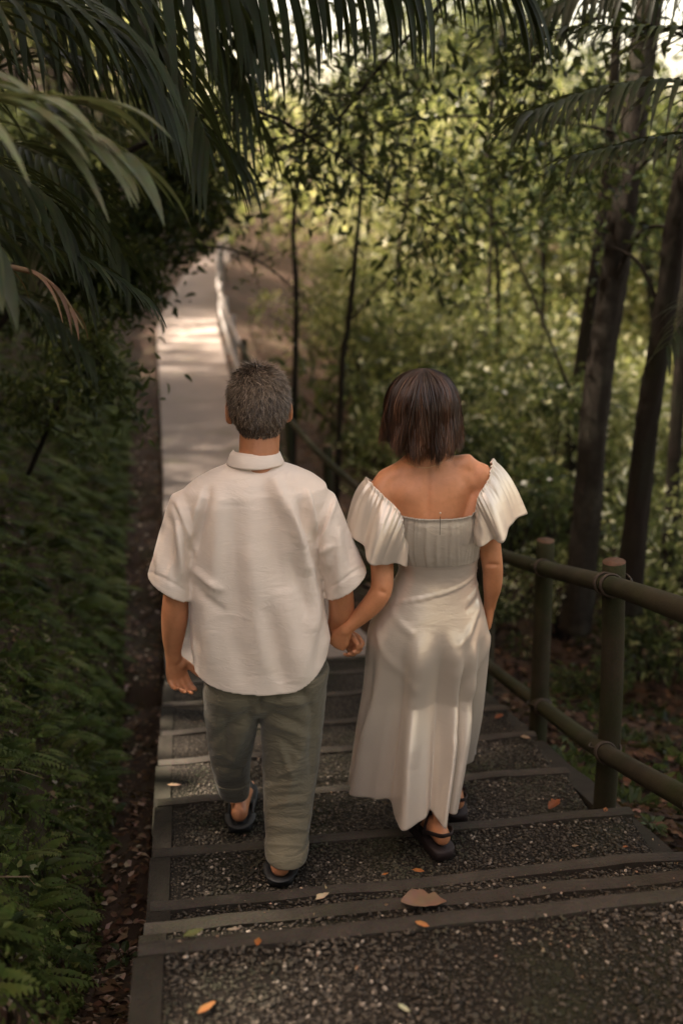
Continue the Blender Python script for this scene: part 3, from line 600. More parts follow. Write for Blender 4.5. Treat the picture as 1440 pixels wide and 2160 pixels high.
# ---- woman
WY = 2.90
wom = thing('person', (.67, WY, -.5), 'person with dark brown bob in long champagne satin dress with flutter sleeves', 'person')
wc = S(888, 862, 2.935)
wb = B(); head(wb, wc, .96)
wb.add(*tube([S(895, 1000, 2.91), S(893, 960, 2.915), S(890, 915, 2.925)], [.060, .050, .049], (1, 0, 0), 20))
wb.add(*tube([S(900, 985, 2.915), S(950, 998, 2.905), S(1000, 1018, 2.895)], [.045, .050, .045])); wb.add(*tube([S(895, 990, 2.915), S(850, 1015, 2.905), S(812, 1042, 2.895)], [.045, .050, .045]))
wb.add(*tube([S(800, 1065, 2.885), S(838, 1105, 2.88), S(852, 1140, 2.88)], [.045, .052, .05])); wb.add(*tube([S(1014, 1040, 2.885), S(992, 1085, 2.88), S(985, 1135, 2.88)], [.046, .054, .05]))
wb.add(*tube([S(893, 960, 2.92), S(850, 995, 2.905), S(815, 1012, 2.90), S(802, 1036, 2.89)], [.038, .037, .036, .040], (1, 0, 0), 18)); wb.add(*tube([S(895, 955, 2.92), S(945, 985, 2.905), S(985, 980, 2.90), S(1010, 1000, 2.89)], [.038, .037, .036, .040], (1, 0, 0), 18))
tr = [(897, 992, (.105, .050)), (900, 1012, (.142, .066)), (902, 1040, (.150, .080)), (905, 1085, (.130, .088)), (912, 1150, (.115, .088)), (922, 1205, (.098, .078)), (905, 1290, (.145, .105)), (900, 1360, (.160, .115)), (900, 1420, (.15, .11))]
wb.add(*tube([S(x, y, WY) for x, y, _ in tr], [r for *_, r in tr], (1, 0, 0), 32, True, 2))
wl = [S(802, 1042, 2.89), S(800, 1120, 2.865), S(805, 1190, 2.84), S(805, 1240, 2.82), S(790, 1268, 2.825), S(765, 1295, 2.84), S(738, 1320, 2.855), S(729, 1328, 2.86)]
wb.add(*tube(wl, [.042, .041, .037, .035, .035, .030, .0225, .022], (1, 0, 0), 20, True, 3))
hand(wb, wl[-1], S(712, 1362, 2.885) - S(731, 1328, 2.86), (.30, .85, -.15), (-.5, .1, .8), .92, (45, 50, 30), (0, 4, 8, 12), (.7, .5, .6), .02, .0088)
wr_ = [S(1012, 1006, 2.89), S(1028, 1080, 2.88), S(1030, 1140, 2.87), S(1038, 1195, 2.865), S(1038, 1235, 2.885), S(1034, 1265, 2.91), S(1032, 1280, 2.925)]
wb.add(*tube(wr_, [.042, .041, .038, .034, .031, .0225, .021], (1, 0, 0), 20, True, 3))
hand(wb, wr_[-1], S(1029, 1320, 2.945) - S(1032, 1280, 2.925), (-.9, .3, -.2), (-.1, .9, 0), .92, (40, 55, 40), (0, 4, 8, 12), (.7, .5, .5), .01, .0088)
wh1 = np.array((S(930, 1792, 2.66)[0], 2.655, -.462)); wh2 = np.array((S(962, 1690, 3.04)[0], 3.03, -.602))
leg(wb, [S(870, 1400, 2.92), (.62, 2.92, -.02), (wh1[0] - .03, 2.86, -.17), (wh1[0] - .01, 2.79, -.27), wh1 + [0, .055, .12], wh1 + [0, .034, .06]], [.08, .058, .043, .037, .027, .026])
leg(wb, [S(945, 1420, 2.9), S(950, 1540, 2.96), S(955, 1610, 3.0), wh2 + [0, .05, .16], wh2 + [0, .035, .075]], [.085, .062, .045, .036, .027])
foot(wb, wh1, (-.22, 1, -.03), .93); foot(wb, wh2, (.05, 1, -.05), .93)
me = remesh(wb, .0042, 26)
folds(me, [(903, 985, 900, 1085, 7, -4), (862, 1015, 850, 1060, 22, 1.5), (952, 1005, 968, 1050, 22, 1.5), (800, 1246, 812, 1252, 5, -3), (1025, 1192, 1050, 1192, 4, -4)])
finish('body', me, SKIN_W, wom); eyes(wc, .96, wom)
# dress: bodice and skirt in one sheet of satin
n = 288; th = np.linspace(0, 2 * math.pi, n, endpoint=False); c_, s_ = np.cos(th), np.sin(th)
prof = [(1080, 826, 1014, .100, 2.3), (1110, 826, 1012, .101, 2.3), (1140, 830, 1006, .099, 2.3), (1172, 837, 1003, .096, 2.3), (1200, 842, 1000, .092, 2.2), (1225, 832, 1001, .097, 2.2), (1255, 812, 1007, .108, 2.2), (1290, 793, 1016, .122, 2.2), (1325, 780, 1023, .132, 2.2), (1360, 777, 1023, .134, 2.2), (1400, 777, 1018, .130, 2.2), (1450, 775, 1010, .125, 2.2)]
base = [hring(a, b, y, WY, ry, n, pw) for y, a, b, ry, pw in prof]
zs = np.array([r[0, 2] for r in base])
hem_ang = np.degrees(np.arctan2(c_, -s_))        # 0 = straight back, -90 = left, 90 = right, 180 = front
KA = [-180, -135, -100, -80, -62, -40, -20, -5, 8, 22, 35, 55, 80, 100, 140, 180]
# hem points: (x, Y, z)
hp = {-100: S(746, 1655, 3.00), -80: S(741, 1662, 2.93), -62: S(762, 1678, 2.84), -40: S(806, 1690, 2.77), -20: S(850, 1744, 2.65), -5: S(893, 1728, 2.64), 8: S(912, 1718, 2.65), 22: S(932, 1736, 2.64), 35: S(952, 1714, 2.68), 55: S(960, 1630, 2.87), 80: S(986, 1603, 2.93), 100: S(998, 1592, 3.02)}
hp[140] = S(960, 1600, 3.12); hp[-135] = S(800, 1660, 3.10); hp[180] = S(880, 1640, 3.16); hp[-180] = hp[180]
hem = np.stack([np.interp(hem_ang, KA, [hp[k][i] for k in KA]) for i in range(3)], 1)
for _ in range(3): hem = (np.roll(hem, 1, 0) + hem * 2 + np.roll(hem, -1, 0)) / 4
RS = []
tt = np.linspace(0, len(base) - 1, 78); RS = list(smooth_curve(np.array(base), tt)); last = RS[-1].copy(); prev = RS[-6]
for f in np.linspace(0, 1, 74)[1:]:
    e = f ** 1.15; P = last.copy(); P[:, :2] = last[:, :2] * (1 - e) + hem[:, :2] * e; P[:, 2] = last[:, 2] * (1 - f) + hem[:, 2] * f; RS.append(P)
RS = np.array(RS); nr = len(RS)
# neckline: higher towards the arms
k0 = np.clip(1 - np.arange(nr) / 14., 0, 1)[:, None]; RS[:, :, 2] += k0 * (.012 + .006 * np.abs(c_) ** 2 + .045 * np.clip((c_ - .45) / .55, 0, 1) ** 1.4)[None]
cen = RS.mean(1, keepdims=True); rad = RS - cen; rad[:, :, 2] = 0; rl = np.linalg.norm(rad, axis=2, keepdims=True); out = rad / rl
zz = RS[:, :, 2]; A = hem_ang[None, :] + 0 * zz
ztop, zwaist, zhip = zs[0], zs[3], zs[8]
g = np.clip((zwaist + .004 - 0 + 0 * zz < zz) * 1., 0, 1)        # gathered bodice
D = np.zeros_like(zz)
gath = np.zeros(n)
gath = np.zeros((nr, n)); tz = np.clip((zz - zwaist) / (ztop - zwaist), 0, 1)
for k in range(95):
    a0 = rng.uniform(-180, 180); wv = rng.uniform(.8, 2.6); q = rng.choice([0, .35, 1]); zf = np.exp(-((tz - q) / rng.uniform(.35, .8)) ** 2); gath += rng.uniform(.0014, .0046) * zf * np.exp(-((hem_ang[None] - a0 - rng.normal() * 3 * tz) / wv) ** 2)
blo = np.sin(np.clip((zz - zwaist) / (ztop - zwaist), 0, 1) * math.pi) ** .5
D += g * (gath + .007 * blo)
el = np.exp(-((zz - ztop - (.012 + .006 * np.abs(c_) ** 2 + .045 * np.clip((c_ - .45) / .55, 0, 1) ** 1.4)[None]) / .006) ** 2); D += el * .003 * (1 + .6 * np.sin(th * 90))[None]
D += .003 * np.exp(-((zz - zwaist) / .004) ** 2)                   # seam under the bodice
sk = np.clip((zhip + .05 - zz) / .45, 0, 1)                        # fold depth grows to the hem
for a0, dr, wv, am in ((-50, -18, 9, .022), (-28, -8, 7, -.026), (-12, -6, 8, .020), (2, 4, 6, -.024), (14, 8, 5, .026), (24, 6, 4.5, -.024), (34, 4, 6, .024), (50, 6, 7, -.024), (66, 12, 8, .016), (-75, -8, 9, -.012), (-100, 0, 12, .015), (110, 0, 14, .015), (140, 0, 12, -.02), (170, 0, 12, .02), (-140, 0, 14, -.02), (-165, 0, 12, .012), (88, 4, 6, -.014)):
    D += 1.35 * am * np.minimum(sk * 1.15, 1) ** 1.1 * np.exp(-((A - a0 - dr * sk) / (wv * (1.25 - .35 * sk))) ** 2)
for a0, z0, wv, hz, am in ((-16, .14, 15, .075, .012), (22, .14, 15, .075, .013), (3, .11, 5, .08, -.006)): D += am * np.exp(-((A - a0) / wv) ** 2 - ((zz - z0) / hz) ** 2)   # hips
for (a0, z0, a1, z1, wv, am) in ((60, .30, 20, .20, .010, .004), (50, .26, 15, .12, .012, -.003), (-70, .22, -15, .05, .012, .004), (-60, .30, -25, .24, .010, .003), (70, .18, 35, .02, .014, .006), (55, .05, 25, -.10, .014, -.004), (75, .36, 40, .33, .008, .003), (75, .34, 35, .30, .007, -.003)):
    X0, Z0, X1, Z1 = a0 * .0022, z0, a1 * .0022, z1; _, d, t_ = segd(A * .0022, zz, X0, Z0, X1, Z1); D += am * np.exp(-(d / wv) ** 2)
sx = A * .0022; d1 = np.abs((zz - .315) - (sx + .16) * .30); D += np.where(np.abs(A) < 90, .003 * np.exp(-(d1 / .0035) ** 2), 0)   # slanting seam
Pn = RS + out * D[..., None]
Pn += out * (nz(Pn.reshape(-1, 3) * [1, 1, .5], 22, 8).reshape(nr, n) * .0016 * (1 - g))[..., None]
Vd = Pn.reshape(-1, 3); ii = (np.arange(nr - 1)[:, None] * n + np.arange(n)[None]); jj = (np.arange(nr - 1)[:, None] * n + (np.arange(n)[None] + 1) % n)
Fd = np.stack([ii.ravel(), ii.ravel() + n, jj.ravel() + n, jj.ravel()], 1)[:, ::-1].copy()
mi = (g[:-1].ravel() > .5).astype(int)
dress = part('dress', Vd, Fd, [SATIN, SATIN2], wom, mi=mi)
so = dress.modifiers.new('thickness', 'SOLIDIFY'); so.thickness = .002; so.offset = -1
# keyhole slit and button at the back of the bodice
sl = S(928, 1130, 2.79); V, F = tube([S(928, 1090, 2.783), S(927, 1128, 2.783)], [(.0009, .0009)] * 2); part('slit', V, F, BROWNS, dress)
V, F = ell(S(928, 1082, 2.785), (.003, .003, .003), 12, 8); part('button', V, F, SATIN, dress)
def flutter(top_pts, hem_pts, nf, amp, seed, name='sleeve'):
    n = 200; t = np.linspace(0, 2 * math.pi, n, endpoint=False); K = lambda P: smooth_curve(np.vstack([P, P[:1]]), np.linspace(0, len(P), n, endpoint=False))
    Tp, Hp = K(np.array(top_pts)), K(np.array(hem_pts)); c = (Hp.mean(0) + Tp.mean(0)) / 2; r = np.random.default_rng(seed); rows = []
    gat = sum(np.sin(t * k + r.uniform(0, 6)) for k in (23, 31, 41)) / 3
    rip = np.sin(t * nf + r.uniform(0, 6)) + .5 * np.sin(t * (nf + 3) + r.uniform(0, 6))
    ax = nrm(Hp.mean(0) - Tp.mean(0)); pl = np.abs(np.sin(t * nf * 1.5 + .6 * np.sin(3 * t) + r.uniform(0, 6))) ** .7 - .5
    for f in np.linspace(-.04, 1, 46):
        P = Tp * (1 - f) + Hp * f; cc = Tp.mean(0) * (1 - f) + Hp.mean(0) * f; o = P - cc; o -= np.outer(o @ ax, ax); o /= np.linalg.norm(o, axis=1)[:, None]
        if f > 0: P = P + o * (.010 * math.sin(min(f, 1) ** .7 * math.pi)); P[:, 2] += .008 * math.sin(f * math.pi)
        P = P + o * (amp * rip * max(f, 0) ** .9)[:, None] + o * (.0045 * gat * math.exp(-abs(f) * 3))[:, None]
        P = P + o * (.006 * pl * math.exp(-max(f, 0) * 1.6))[:, None]; P[:, 2] -= .007 * rip * max(f, 0) ** 2
        if f <= 0.02: P = P + o * .002 * (1 + np.sin(t * 60))[:, None]
        rows.append(P)
    RS = np.array(rows); nr = len(RS); ii = (np.arange(nr - 1)[:, None] * n + np.arange(n)[None]); jj = (np.arange(nr - 1)[:, None] * n + (np.arange(n)[None] + 1) % n)
    o = part(name, RS.reshape(-1, 3), np.stack([ii.ravel(), jj.ravel(), jj.ravel() + n, ii.ravel() + n], 1), SATIN, wom)
    m = o.modifiers.new('thickness', 'SOLIDIFY'); m.thickness = .0016; m.offset = 0; return o
flutter([S(772, 1010, 2.90), S(798, 1040, 2.84), S(842, 1086, 2.795), S(850, 1130, 2.83), S(850, 1120, 2.92), S(842, 1085, 3.0), S(800, 1030, 2.975)],
        [S(733, 1098, 2.90), S(762, 1160, 2.80), S(802, 1194, 2.765), S(845, 1187, 2.80), S(853, 1180, 2.90), S(838, 1150, 3.01), S(775, 1100, 3.0)], 5, .0115, 4)
flutter([S(1038, 973, 2.90), S(1030, 1014, 2.842), S(1008, 1054, 2.80), S(999, 1118, 2.84), S(998, 1110, 2.92), S(1010, 1070, 3.0), S(1030, 1000, 2.975)],
        [S(1103, 1082, 2.90), S(1078, 1112, 2.81), S(1045, 1146, 2.765), S(1004, 1145, 2.80), S(996, 1140, 2.90), S(1010, 1120, 3.01), S(1060, 1070, 3.0)], 5, .0115, 12)
# bob haircut: many long strands over a shaped shell
def bob(parent):
    r = np.random.default_rng(11); c = wc + np.array([.002, -.012, 0]); top = S(885, 776, 2.93)[2] - c[2]; zend = S(893, 976, 2.80)[2] - c[2]
    def prof_r(z):   # horizontal half width at height z (relative)
        return np.where(np.asarray(z) > 0, .112 * np.sqrt(np.clip(1 - np.abs(np.asarray(z) / top) ** 2.1, 0, 1)), np.interp(z, [-.215, -.195, -.17, -.12, -.05, 0], [.070, .092, .108, .121, .117, .112]))
    V = []; F = []; T = []; m = 22
    def strand(phi, z0, ze, off, col, wd, clump, segs=m, fr=0):
        zz_ = z0 + (ze - z0) * np.linspace(0, 1, segs) ** .85; rr = prof_r(np.maximum(zz_, zend * 1.0 + .0)) + off * np.clip((top - zz_) / .02, .15, 1)
        s = np.linspace(0, 1, segs); ph = phi + .09 * np.sin(s * 5 + clump + phi) * s ** 1.3 + .06 * np.sin(clump * 7) * s ** 2
        if z0 > top * .6: ph = phi + (1 - s) ** 2 * .25 * math.sin(clump)
        wave = .013 * np.sin(s * 6.5 + clump * 2.2 + 1.2 * math.sin(phi * 3)) * s ** 1.6; rr = np.maximum(rr + wave - .02 * np.clip(s - .88, 0, 1) / .12 * (.5 + .5 * math.sin(clump * 5)), .001)
        P = np.stack([c[0] + rr * np.cos(ph), c[1] + rr * np.sin(ph) * 1.02, c[2] + zz_], 1)
        tn = np.stack([-np.sin(ph), np.cos(ph), 0 * ph], 1); W = wd * np.interp(s, [0, .1, .75, 1], [.5, 1, .8, .15])[:, None]; i = len(V) 
        tw = r.uniform(-1., 1.); rd_ = np.stack([np.cos(ph), np.sin(ph), .25 + 0 * ph], 1); tn = tn * math.cos(tw) + rd_ * math.sin(tw)
        for p, t_, q, ss in zip(P, tn, W, s): V.append(p - t_ * q); V.append(p + t_ * q); T.extend([col + .22 * ss ** 2] * 2)
        F.extend([[i + 2 * k, i + 2 * k + 1, i + 2 * k + 3, i + 2 * k + 2] for k in range(segs - 1)])
    for k in range(9500):
        phi = r.uniform(R(-235), R(55)); cl = math.floor(phi * 11 + r.normal() * .12); ck = (cl * 12.9898) % 6.283
        pc = (cl + .5) / 11; phi2 = phi * .72 + pc * .28 if r.random() < .8 else phi
        side = abs(math.cos(phi)); ze = zend + .036 * side ** 2 + r.normal() * .008 + .011 * math.sin(ck * 3) + (.05 * r.random() ** 3)
        z0 = top - r.random() ** 1.6 * .10; off = r.uniform(-.007, .005) + .0032 * math.sin(ck)
        col = np.clip(.38 + .22 * math.sin(ck * 2) + r.normal() * .13 + (.35 if r.random() < .08 else 0), 0, 1)
        strand(phi2, z0, ze, off, col, r.uniform(.0004, .0009), ck + r.normal() * .15)
    for k in range(190): strand(r.uniform(R(-225), R(45)), -.02, zend + r.uniform(-.004, .03), r.uniform(.004, .012), .6, .0005, r.uniform(0, 6))
    n0 = len(V); rs = []; a = np.linspace(0, 2 * math.pi, 48, endpoint=False)
    for z in np.linspace(top - .004, zend + .02, 24):
        rr = max(float(prof_r(z)) * .86 - .004, .002); rs.append(np.stack([c[0] + rr * np.cos(a), c[1] + np.where(np.sin(a) > .5, .7, 1) * rr * np.sin(a), np.full(48, c[2] + z)], 1))
    v, f = rings(rs); f = [[i + n0 for i in q] for q in f]; T += [.25] * len(v)
    part('hair', np.concatenate([np.array(V), v]), F + f, HAIR_W, parent, tint=T)
bob(wom)
V, F = tube([S(855 + 78 * q, 975 + 12 * math.sin(q * math.pi), 2.86 - .035 * math.sin(q * math.pi)) for q in np.linspace(0, 1, 16)], [.0009] * 16, (0, 0, 1), 6); part('necklace', V, F, plain('gold', (.6, .4, .2), .3, 0, 10, .1, 1), wom)
# sandals
for hh, dd, zt in ((wh1, (-.22, 1), -.5), (wh2, (.05, 1), -.64)):
    d = nrm([*dd, 0]); sdv = nrm(np.cross(d, [0, 0, 1])); b0 = np.array([*hh[:2], zt]); bb = B(); bb.add(*outline_sole(hh, dd, .98, zt + .001, .036, .006))
    V, F = bb.get(); sole = part('sandal', V, F, BROWNS, wom)
    def strap(P, w_, nm='strap'): V, F = tube(smooth_curve(np.array(P), np.linspace(0, len(P) - 1, 30)), [(w_, .0028)] * 30, (0, 0, 1), 10); part(nm, V, F, BROWNS, sole)
    q = lambda f, s, z: b0 + d * f + sdv * s + np.array([0, 0, z])
    strap([q(.06, .040, .055), q(.01, .038, .085), q(-.030, .020, .098), q(-.036, 0, .100), q(-.030, -.020, .098), q(.01, -.038, .085), q(.06, -.040, .055)], .008)
    strap([q(.05, -.040, .05), q(.055, -.034, .09), q(.075, 0, .115), q(.055, .034, .09), q(.05, .040, .05)], .010)
    strap([q(.10, -.042, .045), q(.09, -.03, .09), q(.06, .0, .12), q(.03, .034, .10)], .009)
    strap([q(.14, -.046, .035), q(.14, -.03, .075), q(.15, 0, .082), q(.14, .03, .075), q(.14, .046, .035)], .012)

# ------------------------------------------------------------------ foliage generators
LT = np.array([[0, 0, 0], [.28, .42, .10], [.30, 0, 0], [.28, -.42, .10], [.70, .30, .06], [.72, 0, -.06], [.70, -.30, .06], [1, 0, -.16]])
LF = np.array([[0, 2, 1, 1], [0, 3, 2, 2], [1, 2, 5, 4], [2, 3, 6, 5], [4, 5, 7, 7], [5, 6, 7, 7]])
LTs = np.array([[0, 0, 0], [.45, .40, .09], [1, 0, -.10], [.45, -.40, .09]]); LFs = np.array([[0, 3, 2, 1]])
def scatter(P, D, N, L, Wd, tmpl=(LT, LF)):   # leaves: base points, directions, normals, length, width ratio
    D = D / (np.linalg.norm(D, axis=1)[:, None] + 1e-9); Sd = np.cross(N, D); Sd /= np.linalg.norm(Sd, axis=1)[:, None] + 1e-9; N2 = np.cross(D, Sd)
    t, f = tmpl; V = P[:, None] + (t[None, :, 0, None] * D[:, None] + t[None, :, 1, None] * Wd[:, None, None] * Sd[:, None] + t[None, :, 2, None] * N2[:, None]) * L[:, None, None]
    F = f[None] + (np.arange(len(P)) * len(t))[:, None, None]; return V.reshape(-1, 3), F.reshape(-1, 4)
def tri_ok(F): return [list(dict.fromkeys(f)) for f in F.tolist()]
def leafmesh(name, V, F, mat, tint, k): return mesh(name, V, F if (F[:, 2] != F[:, 3]).all() else tri_ok(F), mat, tint=np.repeat(tint, k), smooth=False)
def rdir(r, n, up=0.): d = r.normal(size=(n, 3)); d[:, 2] += up; return d / np.linalg.norm(d, axis=1)[:, None]
def clump_pts(r, n, blobs):
    k = r.integers(0, len(blobs), n); b = np.array(blobs); d = rdir(r, n); rad = r.uniform(.45, 1.05, n) ** .6
    return b[k, :3] + d * b[k, 3:4] * rad[:, None] * [1, 1, .8], d, k
def crown_mesh(name, seed, n, blobs, L, mat, wd=.5, simple=False, bias=0.):
    r = np.random.default_rng(seed); P, d, k = clump_pts(r, n, blobs); D = d * .7 + rdir(r, n, -.35) * .7; N = rdir(r, n, 1.2)
    tm = (LTs, LFs) if simple else (LT, LF); kb = r.uniform(-.15, .15, len(blobs))[k]
    V, F = scatter(P, D, N, L * r.uniform(.6, 1.4, n), np.full(n, wd) * r.uniform(.7, 1.2, n), tm)
    return leafmesh(name, V, F, mat, np.where(r.random(n) < .12, 1., np.clip(r.normal(.45, .22, n) + kb * 1.3 + bias, 0, .97)), len(tm[0]))  # a share of leaves at full tint: bokeh sparkle painted as leaf colour
def stems_mesh(name, tips, base, r0, mat, seed=0):
    b = B(); g = np.random.default_rng(seed)
    for t in tips:
        t = np.array(t[:3]); m = (np.array(base) + t) / 2 + g.normal(size=3) * np.linalg.norm(t) * .08
        P = smooth_curve(np.array([base, m, t]), np.linspace(0, 2, 7)); b.add(*tube(P, list(np.linspace(r0, r0 * .3, 7)), (1, 0, 0.1), 7, False))
    V, F = b.get(); return mesh(name, V, F, mat)

# ---- undergrowth shrubs (each its own plant)
def blobs_for(r, n, R_, H): return [(r.normal() * R_ * .5, r.normal() * R_ * .5, H * r.uniform(.35, 1), R_ * r.uniform(.28, .5)) for _ in range(n)]
SHR = []
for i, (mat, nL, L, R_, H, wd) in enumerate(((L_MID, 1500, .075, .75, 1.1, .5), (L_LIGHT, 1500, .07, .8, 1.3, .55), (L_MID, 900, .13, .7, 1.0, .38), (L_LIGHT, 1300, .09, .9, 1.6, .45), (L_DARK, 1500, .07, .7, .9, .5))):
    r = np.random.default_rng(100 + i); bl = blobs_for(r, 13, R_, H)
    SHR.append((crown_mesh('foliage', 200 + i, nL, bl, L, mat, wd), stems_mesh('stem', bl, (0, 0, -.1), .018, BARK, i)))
def put(name, meshes, names, loc, rz, s, label, cat, group):
    o = thing(name, loc, label, cat, group); o.rotation_euler = (0, 0, rz); o.scale = s
    for m_, nm in zip(meshes, names): link(nm, m_, o)
    return o
r = np.random.default_rng(42); cnt = 0
spots = []
for k in range(1200):
    y = 5.2 + 30 * r.random() ** 1.25; x = r.uniform(right_x(y) + .75 + .02 * y + .10 * max(y - 9, 0), .52 * y + 2.6)
    if all((x - a) ** 2 + (y - b_) ** 2 > (.46 + .036 * y) ** 2 for a, b_ in spots): spots.append((x, y))
for x, y in spots[:170]:
    k = int(r.choice(5, p=[.3, .2, .2, .1, .2] if y < 9 else [.2, .35, .15, .25, .05])); s = r.uniform(.7, 1.15) * (.65 if y < 8 else 1.) * (1 + .012 * y)
    if x - right_x(y) < 1.4: s *= .55
    put('shrub', SHR[k], ('foliage', 'stem'), (x, y, float(gz(x, y)) - .03), r.uniform(0, 6.28), (s, s, s * r.uniform(.85, 1.25)), 'leafy green shrub in the sunlit undergrowth behind the fence', 'shrub', 'shrubs in the undergrowth beyond the fence')
# bank shrubs to the left of the path
for k in range(26):
    y = 5.0 + 26 * (k / 26.) ** 1.2; x = left_x(y) - np.interp(y, [5, 12, 30], [1.25, 1.35, 2.0]) - r.uniform(0, .4) - (k % 3) * .5; s = r.uniform(.8, 1.15) * np.interp(y, [5, 15, 30], [.6, 1.0, 1.5])
    put('bank_shrub', SHR[4 if k % 3 else 0], ('foliage', 'stem'), (x, y, float(gz(x, y)) - .15), r.uniform(0, 6.28), (s, s, s), 'dark leafy shrub on the steep bank left of the path', 'shrub', 'shrubs along the left bank')

# ---- trees
def trunk(P, r, n=20, seed=0, sub=8):
    P = np.array(P, float); tt = np.linspace(0, len(P) - 1, (len(P) - 1) * sub + 1); Q = smooth_curve(P, tt); rr = np.interp(tt, np.arange(len(P)), r); T = frames(Q); rs = []
    a = np.linspace(0, 2 * math.pi, n, endpoint=False); g = np.random.default_rng(seed)
    for i, (c, t, q) in enumerate(zip(Q, T, rr)):
        u = nrm(np.array([1., 0, 0]) - t[0] * t); v = np.cross(t, u); w_ = 1 + .05 * np.sin(3 * a + i * .25 + seed) + .035 * np.sin(7 * a - i * .4) + .03 * g.normal(size=n)
        rs.append(c + (np.cos(a) * q * w_)[:, None] * u + (np.sin(a) * q * w_)[:, None] * v)
    return rings(rs)
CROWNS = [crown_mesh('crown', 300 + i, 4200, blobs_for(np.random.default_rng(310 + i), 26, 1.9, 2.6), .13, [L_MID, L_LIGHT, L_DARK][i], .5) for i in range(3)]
def tree(name, P, r, mat, label, crown=None, branches=(), ck=2, cs=1., seed=0, group=None):
    o = thing(name, P[0], label, 'tree', group); V, F = trunk(P, r, 28, seed, 14); part('trunk', V, F, mat, o)
    for b_ in branches:
        V, F = tube(smooth_curve(np.array(b_[0], float), np.linspace(0, len(b_[0]) - 1, 16)), list(np.linspace(b_[1], b_[1] * .35, 16)), (0, 0, 1), 9); part('branch', V, F, mat, o)
    for c in (crown or ()):
        q = link('crown', CROWNS[ck], o); q.location = tuple(np.array(c) - np.array(P[0])); q.scale = (cs,) * 3; q.rotation_euler = (0, 0, c[0] * 3.1)
    return o
t1 = [G(1215, 1330, -1.55), S(1232, 1130, 6.35), S(1262, 800, 6.4), S(1308, 480, 6.45), S(1345, 180, 6.5), S(1370, 0, 6.5), S(1420, -300, 6.6), S(1470, -700, 6.8)]
t1[0] = S(1212, 1330, 6.3)
tree('forest_tree', t1, [.12, .098, .094, .090, .086, .083, .075, .06], BARK2, 'thick straight dark tree trunk rising behind the fence posts, tallest on the right', [(3.6, 6.4, 5.3), (4.6, 7.6, 6.1), (2.7, 5.6, 6.0)],
     [([S(1318, 380, 6.45), S(1390, 310, 6.3), S(1450, 250, 6.2)], .03), ([S(1290, 610, 6.4), S(1350, 490, 6.2), S(1440, 480, 6.0)], .022)])
t2 = [S(1322, 1290, 5.3), S(1340, 1120, 5.3), S(1362, 900, 5.35), S(1395, 700, 5.4), S(1418, 520, 5.4), S(1440, 380, 5.4), S(1490, 80, 5.5), S(1540, -400, 5.6)]
tree('forest_tree', t2, [.085, .072, .066, .060, .06, .056, .052, .045], BARK, 'slimmer leaning dark tree trunk at the right edge of the photo', [(3.3, 5.2, 5.2), (4.2, 4.6, 5.6)], [([S(1400, 680, 5.4), S(1350, 560, 5.5), S(1290, 520, 5.7)], .016)], seed=3)
t3 = [S(1188, 1120, 9.3), S(1212, 880, 9.3), S(1240, 680, 9.3), S(1262, 520, 9.3), S(1290, 250, 9.4), S(1310, -200, 9.6)]
tree('forest_tree', t3, [.085, .08, .075, .065, .055, .04], BARK, 'dark trunk half hidden behind the thick tree on the right', [(5.0, 9.9, 5.6)], seed=5)
t4 = [S(1402, 1230, 7.5), S(1425, 900, 7.5), S(1450, 500, 7.5), S(1470, -200, 7.5)]
tree('forest_tree', t4, [.06, .055, .05, .04], BARK, 'shaded trunk between the two leaning trees and the right edge', [(5.6, 7.4, 5.8)], seed=7)
SAP = [((612, 830), (625, 640), (618, 480), (640, 300), 10, .05, 'thin crooked sapling just right of the pale path'), ((705, 868), (722, 770), (735, 680), (760, 420), 9, .05, 'short dark sapling stem between the two people and the trees'),
       ((1062, 760), (1050, 620), (1045, 520), (1030, 300), 12, .05, 'slender sapling above the right shoulder of the dress wearer'), ((1148, 780), (1145, 640), (1143, 520), (1150, 300), 12.5, .045, 'slender straight sapling left of the thick trunk'),
       ((1020, 700), (1035, 500), (1025, 330), (1060, 60), 17, .07, 'thin far tree in the middle of the bright foliage'), ((845, 720), (840, 560), (860, 400), (880, 150), 20, .08, 'far thin tree standing in the brightest undergrowth')]
for i, (a, b_, c, d, Y, r0, lab) in enumerate(SAP):
    r0 *= .62; P = [S(*a, Y), S(*b_, Y), S(*c, Y), S(*d, Y), S(d[0] + 20, d[1] - 350, Y)]; P[0][2] = float(gz(P[0][0], Y)) - .1
    tree('sapling', P, [r0, r0 * .85, r0 * .75, r0 * .6, r0 * .4], BARK, lab, [tuple(P[4] + np.array([0, 0, .3]))], ck=1 if Y > 11 else 0, cs=.45 if i < 4 else .8, seed=20 + i,
         branches=[([P[2], P[2] + [.5, .1, .5], P[2] + [.9, .2, .7]], r0 * .4), ([P[3], P[3] + [-.5, .1, .5], P[3] + [-1., 0, .8]], r0 * .35)])
